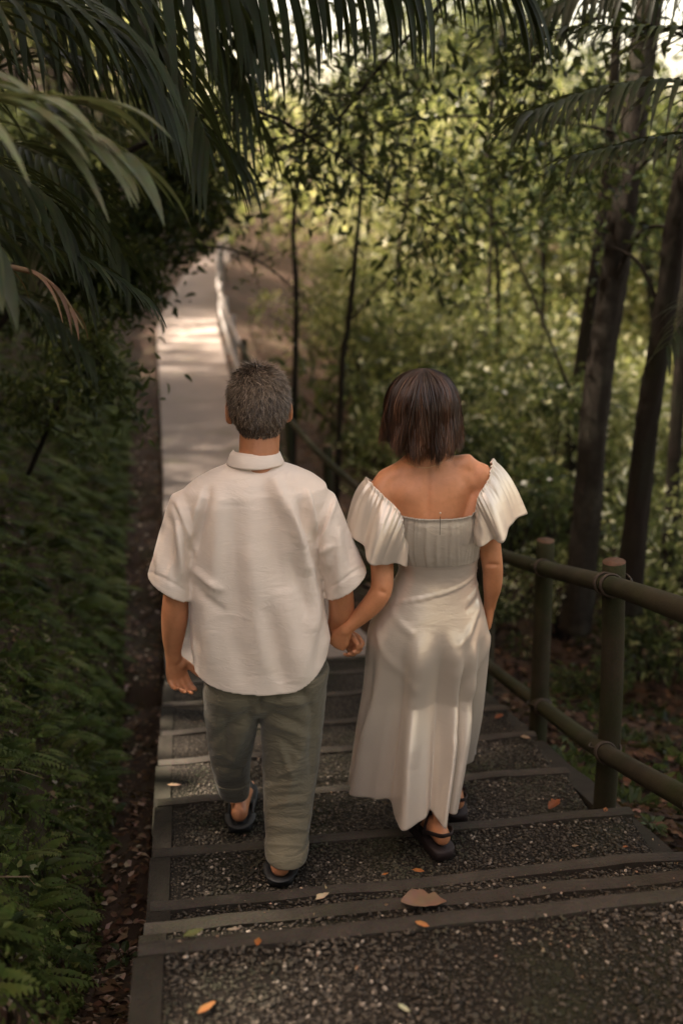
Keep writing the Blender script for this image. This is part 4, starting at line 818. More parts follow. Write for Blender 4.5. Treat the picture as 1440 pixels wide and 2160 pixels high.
# far forest trees
g = np.random.default_rng(5); far_n = 0
for k in range(105):
    y = g.uniform(13, 50); x = g.uniform(-.25 * y - 3, .6 * y + 3)
    if left_x(y) - 1.6 < x < right_x(y) + 1.8 + (.10 * y): continue
    H = g.uniform(1.5, 6.5) if x < .30 * y else g.uniform(1.0, 4.2); z = float(gz(x, y)); s = g.uniform(.8, 1.3) * (1 + y * .008); far_n += 1; base = np.array([x, y, z - .2]); lean = g.normal(size=2) * .3
    P = [base, base + [lean[0] * .3, lean[1] * .3, H * .5], base + [lean[0], lean[1], H + .5], base + [lean[0] * 1.4, lean[1], H + 2.3]]
    left = x < left_x(y)
    o = thing('forest_tree', P[0], 'leafy tree in the forest far left of the path' if left else 'sunlit leafy tree deep in the forest right of the path', 'tree', 'trees on the left bank far back' if left else 'trees in the far forest')
    V, F = trunk(P, [.11, .09, .07, .03], 9, k, 3); part('trunk', V, F, BARK, o)
    q = link('crown', CROWNS[int(g.choice(3, p=[.4, .5, .1])) if not left else 0], o); q.location = (lean[0], lean[1], H - .3); q.scale = (s, s, s * g.uniform(.8, 1.2)); q.rotation_euler = (0, 0, g.uniform(0, 6.28))
# unseen trees added so their crowns block sun and sky over the steps
ci = 0
spots_c = [(x, y, 8.2, 1.15) for x, y in ((.5, 6.4), (4.0, 6.4), (.5, 9.6))]
spots_c += [(-2.6, 1.6, 5.6, 1.), (-2.2, 3.6, 5.8, 1.), (-3.4, 2.8, 7.0, 1.1), (-3.3, 4.9, 6.6, 1.), (-4.2, 3.4, 8.4, 1.2), (-2.0, 5.9, 6.0, .95), (-3.4, .6, 6.8, 1.), (-2.9, 2.3, 6.2, 1.), (-2.7, 4.4, 6.9, 1.1)] + [(-4.2, y, 8.0, 1.15) for y in (8.2, 10.4, 12.6, 15.0)] + [(-3.6, 9.3, 6.4, 1.), (-4.9, 7.1, 7.4, 1.15), (-4.2, 6.3, 6.3, 1.), (-3.4, 7.6, 5.6, .9), (-4.6, 20.5, 8.4, 1.3), (-4.4, 24, 8.6, 1.3), (-3.8, 11.6, 6.4, 1.), (-4.6, 17.5, 8.2, 1.2)]
for x, y, z, cs in spots_c:
    bx = x - .8 if x < 0 else .62 * y + 3.4 + .5 * (ci % 2); bx = min(bx, -3.4) if x < 0 else bx
    P = [(bx, y, float(gz(bx, y)) - .2), (bx + .1, y, z * .55), ((bx + x) / 2, y, z - .6), (x, y, z + .5)]
    tree('light_blocker_tree', P, [.13, .11, .08, .04], BARK, 'unseen tree added so its crown blocks the light, above the frame', [(x, y, z - 1.2)], ck=2, cs=cs, seed=60 + ci, group='added trees whose crowns block the light'); ci += 1
for i, (x, y) in enumerate(((1.4, -4.6), (4.0, -3.4), (4.6, -.4), (2.6, -5.6))):  # unseen trees added to block the low sky behind the camera
    P = [(x, y, -.3), (x, y, 2), (x + .2, y, 4)]
    tree('light_blocker_tree', P, [.13, .11, .08], BARK, 'unseen tree added behind the photographer to block low sky', [(x, y, 1.2)], ck=2, cs=1.2, seed=90 + i, group='added trees behind the photographer')
# distant wooded hillside
g = np.random.default_rng(8); n = 26000; y = g.uniform(46, 85, n); x = g.uniform(-.35, .8, n) * y; z = gz(x, y) + g.uniform(0, 6.5, n) ** 1.0
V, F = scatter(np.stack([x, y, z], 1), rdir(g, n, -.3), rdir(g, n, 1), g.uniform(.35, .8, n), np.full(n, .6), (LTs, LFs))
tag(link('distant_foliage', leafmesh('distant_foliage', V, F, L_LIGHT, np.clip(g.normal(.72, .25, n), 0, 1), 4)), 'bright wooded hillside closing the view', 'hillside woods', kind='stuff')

# ---- ground cover on the left bank: fern fronds and ivy-like leaflets
g = np.random.default_rng(9); P = []; D = []; N = []; L = []; W = []; T = []
def bank_normal(x, y): e = .03; dx = (gz(x + e, y) - gz(x - e, y)) / (2 * e); dy = (gz(x, y + e) - gz(x, y - e)) / (2 * e); v = np.stack([-dx, -dy, np.ones_like(dx)], 1); return v / np.linalg.norm(v, axis=1)[:, None]
n = 7500; fy = 1.0 + 15 * g.random(n) ** 1.25; fu = g.random(n); tl = left_x(fy) - np.interp(fy, [0, 2, 5, 9, 40], [.19, .235, .29, .40, .85])
fx = tl - np.interp(fy, [1, 2.5, 5], [.08, .05, .02]) - 2.2 * fu ** 1.1 * np.interp(fy, [1, 4, 16], [.55, 1, 1.4]); nn = bank_normal(fx, fy); fz = gz(fx, fy)
for i in range(n):
    out = nrm(nn[i] * .8 + g.normal(size=3) * .55 + [.35, -.1, .0]); Lf = g.choice([.04, .06, .09, .12]) * g.uniform(.8, 1.2) * (1 + .09 * fy[i]); m = 12; t = np.linspace(.1, 1, m)
    b0 = np.array([fx[i], fy[i], fz[i]]); rach = b0 + np.outer(t, out) * Lf + np.outer(t ** 2, [.12, -.03, -.45]) * Lf; tan = np.gradient(rach, axis=0); tan /= np.linalg.norm(tan, axis=1)[:, None]
    sd_ = np.cross(tan, nn[i] + [0, 0, .5]); sd_ /= np.linalg.norm(sd_, axis=1)[:, None]; ll = Lf * .34 * np.sin(t * 2.6 + .35) * g.uniform(.8, 1.1); tn = g.normal(.55, .22) - .25 * (fx[i] < tl[i] - .5) * g.random()
    for s in (-1, 1):
        P.append(rach); D.append(sd_ * s + tan * .55); N.append(np.cross(sd_, tan) * np.sign((np.cross(sd_, tan) @ nn[i]).mean())); L.append(np.maximum(ll, .006)); W.append(np.full(m, .55)); T.append(np.full(m, tn) + g.normal(size=m) * .06)
V, F = scatter(np.concatenate(P), np.concatenate(D), np.concatenate(N), np.concatenate(L), np.concatenate(W), (LTs, LFs))
tag(link('bank_ferns', leafmesh('bank_ferns', V, F, L_BANK, np.clip(np.concatenate(T), 0, 1), 4)), 'dense low ferns covering the left bank', 'ferns', kind='stuff')
n = 42000; y = 1.0 + 12 * g.random(n) ** 1.6; tl = left_x(y) - np.interp(y, [0, 2, 5, 9, 40], [.19, .235, .29, .40, .85]); x = tl + .04 - 2.2 * g.random(n) ** 1.2 * np.interp(y, [1, 4, 16], [.5, 1, 1.4]); nn = bank_normal(x, y)
Pp = np.stack([x, y, gz(x, y)], 1) + nn * g.uniform(.0, .07, n)[:, None]
V, F = scatter(Pp, rdir(g, n) + [.4, -.1, -.3], nn + rdir(g, n) * .6, g.uniform(.009, .026, n) * (1 + .06 * y), np.full(n, .75))
tag(link('creeper_leaves', leafmesh('creeper_leaves', V, F, L_BANK, np.clip(g.normal(.5, .25, n), 0, 1), 8)), 'small-leaved creeper carpeting the left bank', 'creeper', kind='stuff')
n = 14000; y = 3.5 + 9 * g.random(n) ** 1.2; tl = left_x(y) - np.interp(y, [0, 2, 5, 9, 40], [.19, .235, .29, .40, .85]); x = tl + .03 - .75 * g.random(n) ** 1.3; nn = bank_normal(x, y)
V, F = scatter(np.stack([x, y, gz(x, y)], 1) + nn * g.uniform(.0, .05, n)[:, None], nn + rdir(g, n) * .7, rdir(g, n), g.uniform(.015, .04, n), np.full(n, .4), (LTs, LFs))
tag(link('moss', leafmesh('moss', V, F, L_LIGHT, np.clip(g.normal(.22, .12, n), 0, .5), 4)), 'yellow-green moss along the foot of the left bank', 'moss', kind='stuff')
# moss / grass tufts at the right edge of the steps and forest floor herbs
n = 11000; y = 2.3 + 9 * g.random(n) ** 1.3; x = right_x(y) + .12 + g.random(n) ** 1.5 * 3.2; cl = nz(np.stack([x, y, 0 * x], 1), 3.5, 2) > .25; x, y = x[cl], y[cl]; n = len(x)
V, F = scatter(np.stack([x, y, gz(x, y) + .015], 1), rdir(g, n, 1.0), rdir(g, n, .4), g.uniform(.03, .09, n), np.full(n, .5))
tag(link('forest_floor_weeds', leafmesh('forest_floor_weeds', V, F, L_MID, np.clip(g.normal(.45, .2, n), 0, 1), 8)), 'low green weeds on the forest floor beside the steps', 'weeds', kind='stuff')

# ---- leaf litter
def litter(name, n, fx, L0, seed, lab, mat=L_LIT, bias=0.):
    g = np.random.default_rng(seed); x, y = fx(g, n); nn = bank_normal(x, y); P = np.stack([x, y, gz(x, y) + g.uniform(.004, .025, n)], 1)
    D = rdir(g, n); D -= (D * nn).sum(1)[:, None] * nn * .85; V, F = scatter(P, D, nn + rdir(g, n) * .45, L0 * g.uniform(.5, 1.5, n), g.uniform(.5, .9, n))
    tag(link(name, leafmesh(name, V, F, mat, np.clip(g.normal(.42, .24, n) + bias, 0, 1), 8)), lab, 'leaf litter', kind='stuff')
def fL(g, n): y = 1.2 + 14 * g.random(n) ** 1.4; return left_x(y) - .015 - g.random(n) * np.interp(y, [1, 5, 15], [.26, .42, .9]), y
litter('leaf_litter', 5200, fL, .034, 1, 'brown fallen leaves in the earth gutter left of the steps', bias=.26)
def fR(g, n): y = 1.6 + 20 * g.random(n) ** 1.5; return right_x(y) + .02 + 4.5 * g.random(n) ** 1.3 * np.interp(y, [1, 6, 20], [.5, 1, 1.6]), y
litter('leaf_litter', 15000, fR, .05, 2, 'brown fallen leaves covering the forest floor right of the steps')

def fB(g, n): y = 1.3 + 8 * g.random(n) ** 1.2; return left_x(y) - np.interp(y, [0, 2, 5, 9, 40], [.19, .235, .29, .40, .85]) - .9 * g.random(n), y
litter('leaf_litter', 900, fB, .045, 5, 'dead leaves caught among the plants of the left bank', bias=.3)
def fN(g, n): y = 2.4 + 6 * g.random(n) ** 1.2; return right_x(y) + .08 + 3.2 * g.random(n) ** 1.2, y
litter('leaf_litter', 5200, fN, .065, 6, 'larger brown leaves on the ground behind the fence posts', bias=-.02)
g = np.random.default_rng(15); b = B()
for k in range(90):
    y = 1.4 + 6 * g.random() ** 1.2; x = left_x(y) - .25 - .8 * g.random(); c = np.array([x, y, float(gz(x, y)) + .04]); d = nrm(g.normal(size=3) + [.8, 0, -.6]) * g.uniform(.06, .22); b.add(*tube([c, c + d * .5 + [0, 0, .02], c + d + g.normal(size=3) * .015], [.0022, .0018, .0010], (0, 0, 1), 5, False))
V, F = b.get(); tag(link('dead_stems', mesh('dead_stems', V, F, L_TAN, tint=[.35] * len(V))), 'dry stems and twigs tangled in the left bank', 'dead stems', kind='stuff')
# ---- palms
def frond(b, P, L, nl, wd=.028, droop=.5, seed=0, tip=.25, sweep=.6, side=(1, 1), T=None, tint0=.45, up=(0, 0, 1.), hang=0.):
    g = np.random.default_rng(seed); C_ = smooth_curve(np.array(P, float), np.linspace(0, len(P) - 1, 60)); Tn = frames(C_)
    v, f = tube(C_[::3], list(np.linspace(.011, .003, 20)), (0, 0, 1), 7, False); b.add(v, f); T += [.65] * len(v)
    for sd_, on in ((1, side[0]), (-1, side[1])):
        if not on: continue
        for k in range(nl):
            q = .10 + .9 * (k + g.uniform(-.15, .15)) / nl; i = int(np.clip(q * 59, 0, 59)); t = Tn[i]; upv = np.array(up, float); s = nrm(np.cross(t, upv)) * sd_
            l = L * (math.sin(min(q * 1.15 + .12, 1) * math.pi * .93) ** .6 * (1 - tip) + tip) * g.uniform(.85, 1.1); d = nrm(s * (1 - .8 * hang) + t * (sweep + q * .8) * (1 - .7 * hang) + upv * (.15 - 1.2 * hang) + g.normal(size=3) * .06)
            m = 8; w_ = wd * g.uniform(.8, 1.15); tn = np.clip(g.normal(tint0, .14), 0, 1); pts = []; dr = droop * g.uniform(.8, 1.25)
            p = C_[i].copy(); dd = d.copy(); nv = nrm(np.cross(np.cross(dd, upv), dd)); base = b.n
            VV = []
            for j in range(m + 1):
                x = j / m; ww = w_ * (min(1, x * 5 + .25)) * (1 - x ** 2.2) + .0008; sdv = nrm(np.cross(dd, nv)); VV += [p - sdv * ww + nv * ww * .35, p, p + sdv * ww + nv * ww * .35]
                dd = nrm(dd + np.array([0, 0, -1.]) * dr * .28 * (.3 + x * 1.4)); nv = nrm(nv - (nv @ dd) * dd); p = p + dd * l / m
            FF = []
            for j in range(m): a = 3 * j; FF += [[a, a + 1, a + 4, a + 3], [a + 1, a + 2, a + 5, a + 4]]
            b.add(VV, FF); T += [tn] * len(VV)
def palm(name, base, label, fronds, mat, trunk_pts=None):
    o = thing(name, base, label, 'palm')
    if trunk_pts is not None: V, F = trunk(trunk_pts, list(np.linspace(.09, .06, len(trunk_pts))), 16, 2); part('trunk', V, F, BARK, o)
    for k in fronds:
        b = B(); T = []; mm = k.pop('mat', mat); frond(b, T=T, **k); V, F = b.get(); part('frond', V, F, mm, o, tint=T)
    return o
lb = (-2.3, 2.9, float(gz(-2.3, 2.9)) - .1)
L_PALMN = leafmat('near_palm_leaf', [(0, (.02, .026, .010)), (.5, (.05, .06, .026)), (.8, (.12, .13, .062)), (1, (.2, .2, .11))], .45, .2, .3)  # lit near blades: their brightness is put into the leaf colour
L_DRY = leafmat('dry_palm_leaf', [(0, (.1, .05, .028)), (.5, (.2, .11, .06)), (1, (.34, .22, .13))], .7, .15)
palm('palm', lb, 'near palm with broad arching blades sweeping in from the upper left corner', [
    dict(P=[S(-700, 420, 2.5), S(-220, 175, 2.4), S(80, 235, 2.35), S(260, 330, 2.3)], L=.44, nl=10, wd=.023, droop=.5, seed=1, mat=L_PALMN, sweep=1.3, tint0=.95),
    dict(P=[S(-700, 480, 2.7), S(-260, 260, 2.3), S(-20, 210, 2.2), S(200, 215, 2.2)], L=.42, nl=8, wd=.024, droop=.55, seed=2, mat=L_PALMN, sweep=1.8, tint0=.95),
    dict(P=[S(-700, 500, 2.6), S(-300, 380, 2.3), S(-80, 420, 2.2), S(-10, 560, 2.2)], L=.36, nl=7, wd=.023, droop=.7, seed=3, mat=L_PALMN, sweep=1.2, tint0=.55),
    dict(P=[S(-500, 300, 3.2), S(-100, 20, 3.0), S(180, 30, 3.0), S(330, 190, 3.0)], L=.60, nl=26, wd=.014, droop=.8, seed=4, tint0=.3),
    dict(P=[S(-600, 450, 3.4), S(-150, 330, 3.2), S(80, 400, 3.1), S(170, 560, 3.1)], L=.42, nl=26, wd=.012, droop=.7, seed=5, tint0=.25),
    dict(P=[S(-600, 600, 3.3), S(-150, 500, 3.2), S(120, 520, 3.1), S(300, 620, 3.1)], L=.28, nl=28, wd=.009, droop=.5, seed=6, tint0=.35),
    dict(P=[S(-500, 200, 3.8), S(100, -40, 3.8), S(330, 80, 3.7), S(440, 300, 3.6)], L=.65, nl=30, wd=.013, droop=.75, seed=7, tint0=.4),
    dict(P=[S(-300, 540, 2.9), S(0, 560, 2.8), S(110, 600, 2.8), S(180, 700, 2.8)], L=.2, nl=5, wd=.006, droop=1.1, seed=17, tint0=.5, mat=L_DRY)],
    L_PALM, [lb, (-2.25, 2.85, 1.6), (-2.15, 2.75, 2.4)])
lb2 = (-2.2, 5.0, float(gz(-2.2, 5)) - .1)
palm('palm', lb2, 'darker palm on the bank with fine drooping leaflets hanging over the path', [
    dict(P=[S(-200, 200, 4.9), S(80, -60, 4.8), S(380, -30, 4.6), S(520, 220, 4.5)], L=.85, nl=30, wd=.014, droop=.8, seed=11, tint0=.3),
    dict(P=[S(-200, 260, 4.9), S(60, 120, 4.8), S(300, 170, 4.6), S(500, 330, 4.5)], L=.65, nl=32, wd=.013, droop=.8, seed=12, tint0=.35),
    dict(P=[S(-200, 330, 4.8), S(0, 300, 4.6), S(160, 380, 4.4), S(270, 560, 4.3)], L=.50, nl=30, wd=.012, droop=.6, seed=13, tint0=.35),
    dict(P=[S(-250, 500, 5), S(-50, 400, 4.9), S(60, 480, 4.8), S(120, 680, 4.7)], L=.45, nl=28, wd=.011, droop=.6, seed=14, tint0=.35),
    dict(P=[S(-200, 700, 5), S(-60, 620, 4.6), S(80, 640, 4.5), S(200, 760, 4.4)], L=.35, nl=26, wd=.01, droop=.6, seed=15, tint0=.4)],
    L_PALM, [lb2, (-2.15, 5, 1.4), (-2.05, 4.9, 2.4)])
ob = (-2.6, 4.0, float(gz(-2.6, 4)) - .1)
palm('palm', ob, 'tall palm with comb-like dark leaflets hanging across the top of the view', [
    dict(P=[S(-500, 60, 3.9), S(100, -120, 3.7), S(560, -70, 3.5), S(900, -60, 3.4)], L=.52, nl=34, wd=.018, droop=1.2, seed=21, tint0=.2, sweep=.3, hang=.85),
    dict(P=[S(-500, -100, 4.2), S(300, -320, 4.2), S(800, -170, 4.0), S(1120, -20, 3.9)], L=.60, nl=38, wd=.016, droop=.8, seed=22, tint0=.25, sweep=.8, hang=.6),
    dict(P=[S(-300, -200, 4.6), S(150, -260, 4.6), S(420, -120, 4.6), S(560, 60, 4.6)], L=.6, nl=32, wd=.016, droop=.9, seed=24, tint0=.2, hang=.4),
    dict(P=[S(-300, 100, 4.4), S(0, -60, 4.4), S(200, -20, 4.3), S(330, 160, 4.3)], L=.55, nl=32, wd=.015, droop=.9, seed=25, tint0=.2, hang=.3),
    dict(P=[S(-400, -60, 4.5), S(250, -160, 4.5), S(480, -20, 4.4), S(520, 160, 4.4)], L=.5, nl=26, wd=.014, droop=1., seed=23, tint0=.25)],
    L_PALM, [ob, (-2.6, 4.0, 2.0), (-2.5, 3.95, 2.9)])
rb = (3.4, 4.4, float(gz(3.4, 4.4)) - .1)
palm('palm', rb, 'palm frond group reaching in from the right edge in front of the trunks', [
    dict(P=[S(1800, 350, 4.3), S(1520, 190, 4.2), S(1300, 180, 4.1), S(1110, 240, 4.0)], L=.46, nl=34, wd=.017, droop=.7, seed=31, tint0=.15),
    dict(P=[S(1800, 420, 4.2), S(1560, 300, 4.1), S(1400, 290, 4.0), S(1210, 330, 3.9)], L=.40, nl=30, wd=.016, droop=.6, seed=32, tint0=.15),
    dict(P=[S(1900, -60, 4.6), S(1600, -110, 4.6), S(1350, -70, 4.5), S(1130, 30, 4.4)], L=.5, nl=34, wd=.016, droop=.8, seed=35, tint0=.2, hang=.4),
    dict(P=[S(1800, 300, 4.6), S(1600, 90, 4.5), S(1420, 60, 4.4), S(1200, 60, 4.3)], L=.42, nl=32, wd=.015, droop=.6, seed=33, tint0=.15),
    dict(P=[S(1900, 800, 4.6), S(1600, 680, 4.5), S(1480, 640, 4.4), S(1400, 740, 4.3)], L=.30, nl=22, wd=.011, droop=.6, seed=34, tint0=.3)],
    L_PALM, [rb, (3.4, 4.4, 1.2), (3.2, 4.4, 2.3)])
# leafy boughs overhanging the path from the bank and arching twigs in front of the bright wood
def bough(P, r0, nl, L, mat, label, seed, sp=.16, tint0=.4):
    g = np.random.default_rng(seed); C_ = smooth_curve(np.array(P, float), np.linspace(0, len(P) - 1, 40)); o = thing('bough', C_[0], label, 'branch'); b = B()
    b.add(*tube(C_[::2], list(np.linspace(r0, r0 * .25, 20)), (0, 0, 1), 8, False)); Q = []
    for k in range(26):
        i = g.integers(4, 40); d = nrm(g.normal(size=3) + frames(C_)[i] * .8 + [0, 0, -.2]); e = C_[i] + d * sp * 2.2 * g.uniform(.5, 1.2); b.add(*tube([C_[i], (C_[i] + e) / 2 + g.normal(size=3) * .02, e], [r0 * .3, r0 * .2, r0 * .1], (0, 0, 1), 5, False))
        Q += [C_[i] + (e - C_[i]) * t for t in g.uniform(.3, 1.05, nl // 26)]
    V, F = b.get(); part('twig', V, F, BARK, o); Q = np.array(Q) + g.normal(size=(len(Q), 3)) * sp * .35; n = len(Q)
    V, F = scatter(Q, rdir(g, n, -.6), rdir(g, n, .9), L * g.uniform(.6, 1.3, n), np.full(n, .45)); me = leafmesh('foliage', V - C_[0], F, mat, np.clip(g.normal(tint0, .2, n), 0, 1), 8); link('foliage', me, o)
bough([S(-60, 760, 5.6), S(80, 600, 5.8), S(190, 560, 6.0), S(270, 590, 6.1)], .02, 2600, .07, L_DARK, 'dark leafy bough overhanging the left edge of the pale path', 1, .15)
bough([S(-60, 600, 6.5), S(150, 500, 6.8), S(200, 460, 7.0), S(285, 460, 7.2)], .02, 1800, .08, L_DARK, 'dark bough hiding the far end of the path on the left', 2, .25)
bough([S(60, 1000, 5.4), S(150, 800, 5.2), S(190, 720, 5.2), S(235, 800, 5.2)], .015, 1300, .06, L_MID, 'green leafy spray dipping over the bank beside the path', 3, .16, .55)
bough([S(250, 330, 5.0), S(500, 230, 5.2), S(700, 320, 5.6), S(900, 470, 6)], .014, 260, .06, L_DARK, 'long thin dark bough arching across the upper middle', 4, .22)
bough([S(1500, 330, 7), S(1200, 260, 7), S(900, 250, 7), S(650, 330, 7)], .016, 360, .08, L_DARK, 'dark leafy bough crossing from the right trunks over the bright wood', 5, .3)
bough([S(200, 560, 7.5), S(430, 520, 7.5), S(560, 560, 7.5), S(660, 650, 7.5)], .013, 120, .05, L_MID, 'thin bare brown bough arching over the far fence rail', 6, .15)
bough([S(1200, 820, 7.5), S(1050, 480, 8), S(850, 330, 8), S(620, 380, 8)], .012, 240, .07, L_MID, 'arching twig with hanging leaves in front of the bright wood', 7, .3)

bough([S(1000, -60, 5.5), S(820, 120, 5.5), S(700, 260, 5.6), S(560, 330, 5.8)], .012, 560, .075, L_DARK, 'drooping dark leafy twig in the top centre behind the comb-like frond', 8, .3, .3)
bough([S(1300, 120, 6.5), S(1130, 330, 6.5), S(980, 420, 6.6), S(840, 560, 6.8)], .012, 520, .085, L_DARK, 'dark leafy twig hanging in front of the brightest foliage', 9, .32, .35)
bough([S(0, 520, 7.5), S(200, 380, 7.5), S(290, 370, 7.5), S(350, 370, 7.6)], .02, 3200, .09, L_DARK, 'dense dark bough above the far end of the path', 10, .32, .3)
bough([S(1500, 560, 8.5), S(1330, 520, 8.5), S(1150, 480, 8.5), S(1010, 560, 8.6)], .012, 420, .08, L_MID, 'mid green bough behind the thick trunk', 11, .35, .4)
bough([S(500, -80, 7), S(600, 120, 7), S(700, 200, 7), S(880, 190, 7)], .014, 560, .08, L_MID, 'mid green leafy bough high in the centre behind the hanging fronds', 12, .4, .45)

bough([S(1560, 140, 5), S(1400, 60, 5), S(1250, 40, 5.1), S(1130, 120, 5.2)], .012, 620, .085, L_DARK, 'dark leafy overhang in the upper right corner behind the palm fronds', 13, .3, .3)
bough([S(1560, 420, 6), S(1420, 330, 6), S(1280, 330, 6.1), S(1180, 400, 6.2)], .010, 420, .08, L_DARK, 'dark leafy twig crossing in front of the thick trunk', 14, .25, .35)

bough([S(150, -40, 9), S(350, 60, 9), S(560, 40, 9), S(820, 90, 9)], .016, 1300, .11, L_MID, 'green leafy bough far up in the top centre behind the palm fronds', 15, .5, .4)
# ---- single fallen leaves one can point at on the steps
def fallen(px, py, zt, L, wd, rot, mat, label, curl=.25, name='fallen_leaf', tint=.5):
    c = G(px, py, zt + .008); g = np.random.default_rng(int(px)); n1, n2 = 9, 5; V = []
    for i in range(n1):
        x = i / (n1 - 1); wv = wd * math.sin(max(min(x, .985), .02) * math.pi) ** .75 * (1 - .25 * x) * (1 + .12 * g.normal())
        for j in range(n2): s = (j / (n2 - 1) - .5) * 2; V.append([(x - .5) * L, s * wv * L * .5, curl * L * (abs(s) ** 1.5 * wv * .6 + .28 * (x - .5) ** 2 * 2) + .002 * g.normal() * L * 20 * .1])
    V = np.array(V); ca, sa = math.cos(R(rot)), math.sin(R(rot)); V = np.stack([V[:, 0] * ca - V[:, 1] * sa, V[:, 0] * sa + V[:, 1] * ca, V[:, 2]], 1); V[:, 2] -= V[:, 2].min() + .003
    F = [[i * n2 + j, i * n2 + j + 1, (i + 1) * n2 + j + 1, (i + 1) * n2 + j] for i in range(n1 - 1) for j in range(n2 - 1)]
    me = mesh(name, V, F, mat, tint=[tint] * len(V)); o = link(name, me); o.location = tuple(c); so = o.modifiers.new('t', 'SOLIDIFY'); so.thickness = .0008
    return tag(o, label, 'leaf')
fallen(893, 1905, -.17, .115, .62, -8, L_TAN, 'large crumpled tan leaf lying across two step nosings', .5, tint=.25)
fallen(680, 1890, -.17, .042, .5, 30, L_TAN, 'pale torn leaf scrap on the second step nosing', .5, tint=.9)
fallen(882, 1835, -.34, .036, .5, -20, L_ORANGE, 'small orange leaf just below the sandal heel', .2)
fallen(812, 1842, -.34, .022, .4, 15, L_ORANGE, 'tiny orange leaf left of the sandal on the dark tread', .2)
fallen(890, 1948, -.0, .034, .55, -35, L_ORANGE, 'orange leaf on the landing nosing under the crumpled tan leaf', .3, tint=.7)
fallen(544, 1985, 0, .024, .7, 80, L_ORANGE, 'small bright orange leaf on the landing nosing near centre', .4)
fallen(436, 2124, 0, .045, .42, 35, L_ORANGE, 'peach coloured leaf lying near the lower left of the landing', .3, tint=1)
fallen(408, 1966, 0, .048, .42, 20, L_LIGHT, 'pale green leaf at the left end of the landing nosing', .2, tint=.8)
fallen(852, 2125, 0, .030, .5, -50, L_LIGHT, 'yellow-green leaf lying alone on the landing pebbles', .3, tint=.9)
fallen(493, 1958, 0, .030, .3, 0, L_TAN, 'thin pale leaf curl on the landing nosing', .3, tint=1)
fallen(1168, 1700, -.5, .075, .5, 40, L_ORANGE, 'large rust orange leaf standing on the step nosing by the fence', .9, tint=0)
fallen(1052, 1512, -.92, .06, .6, 30, L_ORANGE, 'rust leaf on the lower steps beside the hem of the dress', .6, tint=.1)
fallen(1108, 1556, -.78, .045, .7, -30, L_TAN, 'tan leaf on a lower step near the fence post', .5, tint=.6)
fallen(1006, 1523, -.78, .035, .5, 70, L_TAN, 'small yellowish leaf against the hem of the dress', .4, tint=.8)
fallen(368, 1655, -.64, .055, .35, -10, L_TAN, 'dull pinkish leaf near the left kerb of the steps', .3, tint=.3)
fallen(812, 1692, -.5, .03, .5, -40, L_TAN, 'small pale leaf beside the hem of the dress', .3, tint=.7)
fallen(1276, 1707, -.5, .028, .6, 60, L_ORANGE, 'tiny orange leaf at the foot of the fence post', .4)
fallen(1318, 1785, -.5, .02, .6, 10, L_ORANGE, 'orange scrap at the right end of the wide tread', .4, tint=.2)
fallen(1212, 1783, -.5, .024, .5, 0, L_TAN, 'brown leaf scrap in the middle of the right treads', .3, tint=.3)
g = np.random.default_rng(77); n = 34; px = 1160 + g.normal(size=n) * 50; py = 1975 + g.normal(size=n) * 24; P = np.array([G(a, b_, .003) for a, b_ in zip(px, py)])
V, F = scatter(P, rdir(g, n) * [1, 1, .2], rdir(g, n, 3), g.uniform(.004, .010, n), np.full(n, .8)); tag(link('crumbled_leaf_debris', leafmesh('crumbled_leaf_debris', V, F, L_TAN, g.uniform(.4, 1, n), 8)), 'crumbled pale leaf bits scattered on the landing pebbles', 'leaf debris', kind='stuff')
g = np.random.default_rng(78); n = 520; x = g.uniform(-.12, 1.6, n); st = g.integers(0, 8, n); yb = np.array([.9] + EDGE)[st]; ye = np.array(EDGE)[st]; y = yb + (ye - yb) * g.random(n); z = np.array(LEV)[st] + .003
V, F = scatter(np.stack([x, y, z], 1), rdir(g, n) * [1, 1, .2], rdir(g, n, 3), g.uniform(.004, .012, n), np.full(n, .7)); tag(link('leaf_crumbs', leafmesh('leaf_crumbs', V, F, L_TAN, g.uniform(0, 1, n), 8)), 'fine dry leaf crumbs strewn over the steps', 'leaf debris', kind='stuff')
# broad-leaved seedlings by the gutter
def seedling(px, py, z, L, k, lab, seed, mat=L_MID, h=.05):
    c = G(px, py, z)
    for Y in np.arange(.8, 9, .03):
        q = S(px, py, Y)
        if q[2] < float(gz(q[0], q[1])): c = q; break
    c[2] = float(gz(c[0], c[1])); g = np.random.default_rng(seed); o = thing('seedling', c, lab, 'plant'); a = np.arange(k) * 2.4 + g.uniform(0, 6)
    D = np.stack([np.cos(a), np.sin(a), g.uniform(.0, .4, k)], 1); P = np.array([[0, 0, h * g.uniform(.5, 1.2)] for _ in range(k)]) + D * .02
    V, F = scatter(P, D, np.tile([0, 0, 1.], (k, 1)) + g.normal(size=(k, 3)) * .2, L * g.uniform(.7, 1.2, k), np.full(k, .6)); link('foliage', leafmesh('foliage', V, F, mat, np.clip(g.normal(.7, .12, k), 0, 1), 8), o)
    b = B(); [b.add(*tube([(0, 0, 0), p], [.0025, .0015], (1, 0, .1), 5, False)) for p in P]; V, F = b.get(); link('stem', mesh('stem', V, F, L_MID, tint=[.5] * len(V)), o)
seedling(140, 2065, -.25, .075, 8, 'leafy green seedling at the lower left corner of the gutter', 1)
seedling(265, 2040, -.25, .06, 5, 'small seedling against the side of the landing', 2)
seedling(195, 1650, -.6, .09, 5, 'broad round-leaved plant in the gutter halfway up', 3, h=.08)
seedling(60, 1450, -.5, .10, 6, 'broad-leaved plant on the bank at the left edge', 4, h=.1)
seedling(240, 1740, -.6, .08, 3, 'single pale leaf plant lying in the gutter below the bank', 5, h=.03)
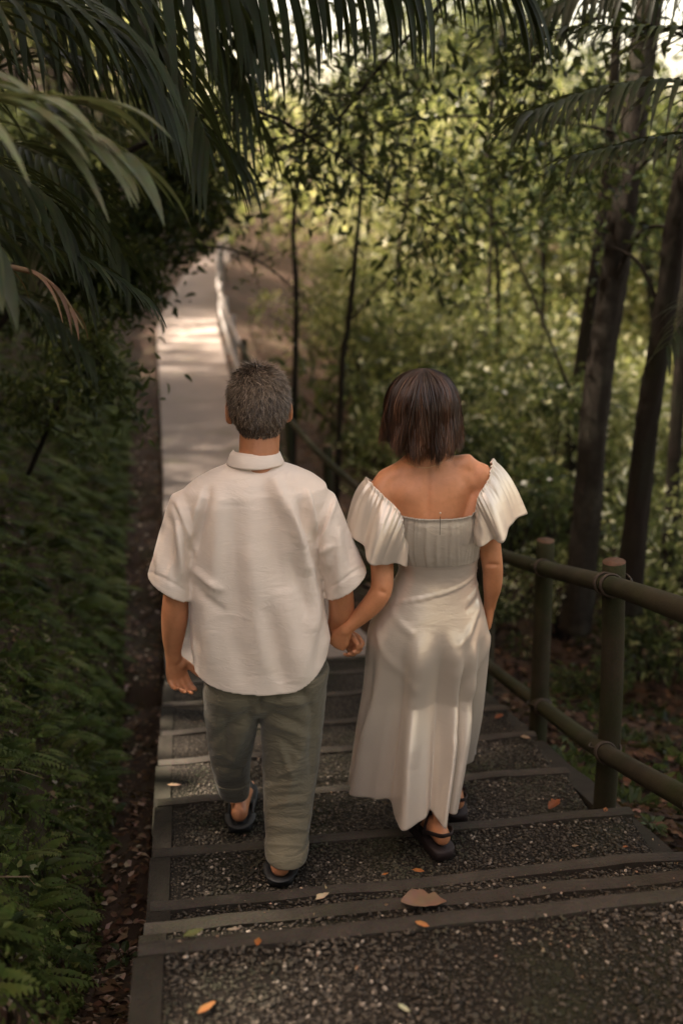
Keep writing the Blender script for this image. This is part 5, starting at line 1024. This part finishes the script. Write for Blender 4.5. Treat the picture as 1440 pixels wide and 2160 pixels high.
for i, (a, b_, lab) in enumerate(((1200, 1575, 'small weed tuft beside the right kerb of the steps'), (1370, 1770, 'green weed clump under the lower rail at the right'), (1150, 1500, 'weed sprig by the second fence post'))): seedling(a, b_, -.55 - .2 * (i != 1), .05, 14, lab, 30 + i, h=.05)
for i, (a, b_, z_, L_, k_) in enumerate(((90, 1880, -.1, .07, 9), (30, 1700, .0, .08, 8), (150, 1300, -.4, .09, 8), (60, 1180, -.3, .10, 9), (200, 1120, -.7, .08, 8), (20, 2040, 0, .06, 9))):
    seedling(a, b_, z_, L_, k_, ('glossy leafy plant low on the bank near the bottom left', 'broad-leaved plant on the bank at the left edge below the middle', 'broad-leaved plant halfway up the bank left of the raised hand', 'broad-leaved plant at the left edge above the hand', 'light green plant near the foot of the bank beside the sleeve', 'small leafy plant in the lower left corner of the bank')[i], 50 + i, h=.10)
_a = np.arange(5) * 1.2566; _V, _F = scatter(np.zeros((5, 3)) + np.stack([np.cos(_a), np.sin(_a), 0 * _a], 1) * .004, np.stack([np.cos(_a), np.sin(_a), 0 * _a + .25], 1), np.tile([0, 0, 1.], (5, 1)), np.full(5, .03), np.full(5, .9)); GLINT = leafmesh('glint', _V, _F, L_WHITE, np.full(5, .6), 8)
# white petals stand in for bright glints in the undergrowth
for i, (a, b_, Y, lab) in enumerate(((1150, 815, 8.5, 'white blossom spray behind the trees left of the thick trunk'), (1010, 920, 7.5, 'white blossom cluster right of the bob haircut'), (985, 790, 9, 'white blossom spray above the bob haircut'), (1060, 1020, 7, 'white glints over the right flutter sleeve'))):
    c = S(a, b_, Y); g = np.random.default_rng(90 + i); zg = float(gz(c[0], c[1])); o = thing('glint_bush', (c[0], c[1], zg), lab, 'bush with glints'); n = 34; P = g.normal(size=(n, 3)) * [.30, .1, .035] + [0, 0, c[2] - zg]
    
    for p in P[:(12, 3, 3, 4)[i]]:
        q = link('glint', GLINT, o); q.location = tuple(p); q.rotation_euler = tuple(g.uniform(-.7, .7, 3)); q.scale = (g.uniform(.7, 1.2),) * 3
    bl = [(x_, y_, z_, .2) for x_, y_, z_ in P[:8] - [0, 0, .1]]; link('foliage', crown_mesh('foliage', 95 + i, 500, bl, .08, L_MID), o); link('stem', stems_mesh('stem', bl, (0, 0, -.1), .012, BARK, i), o)
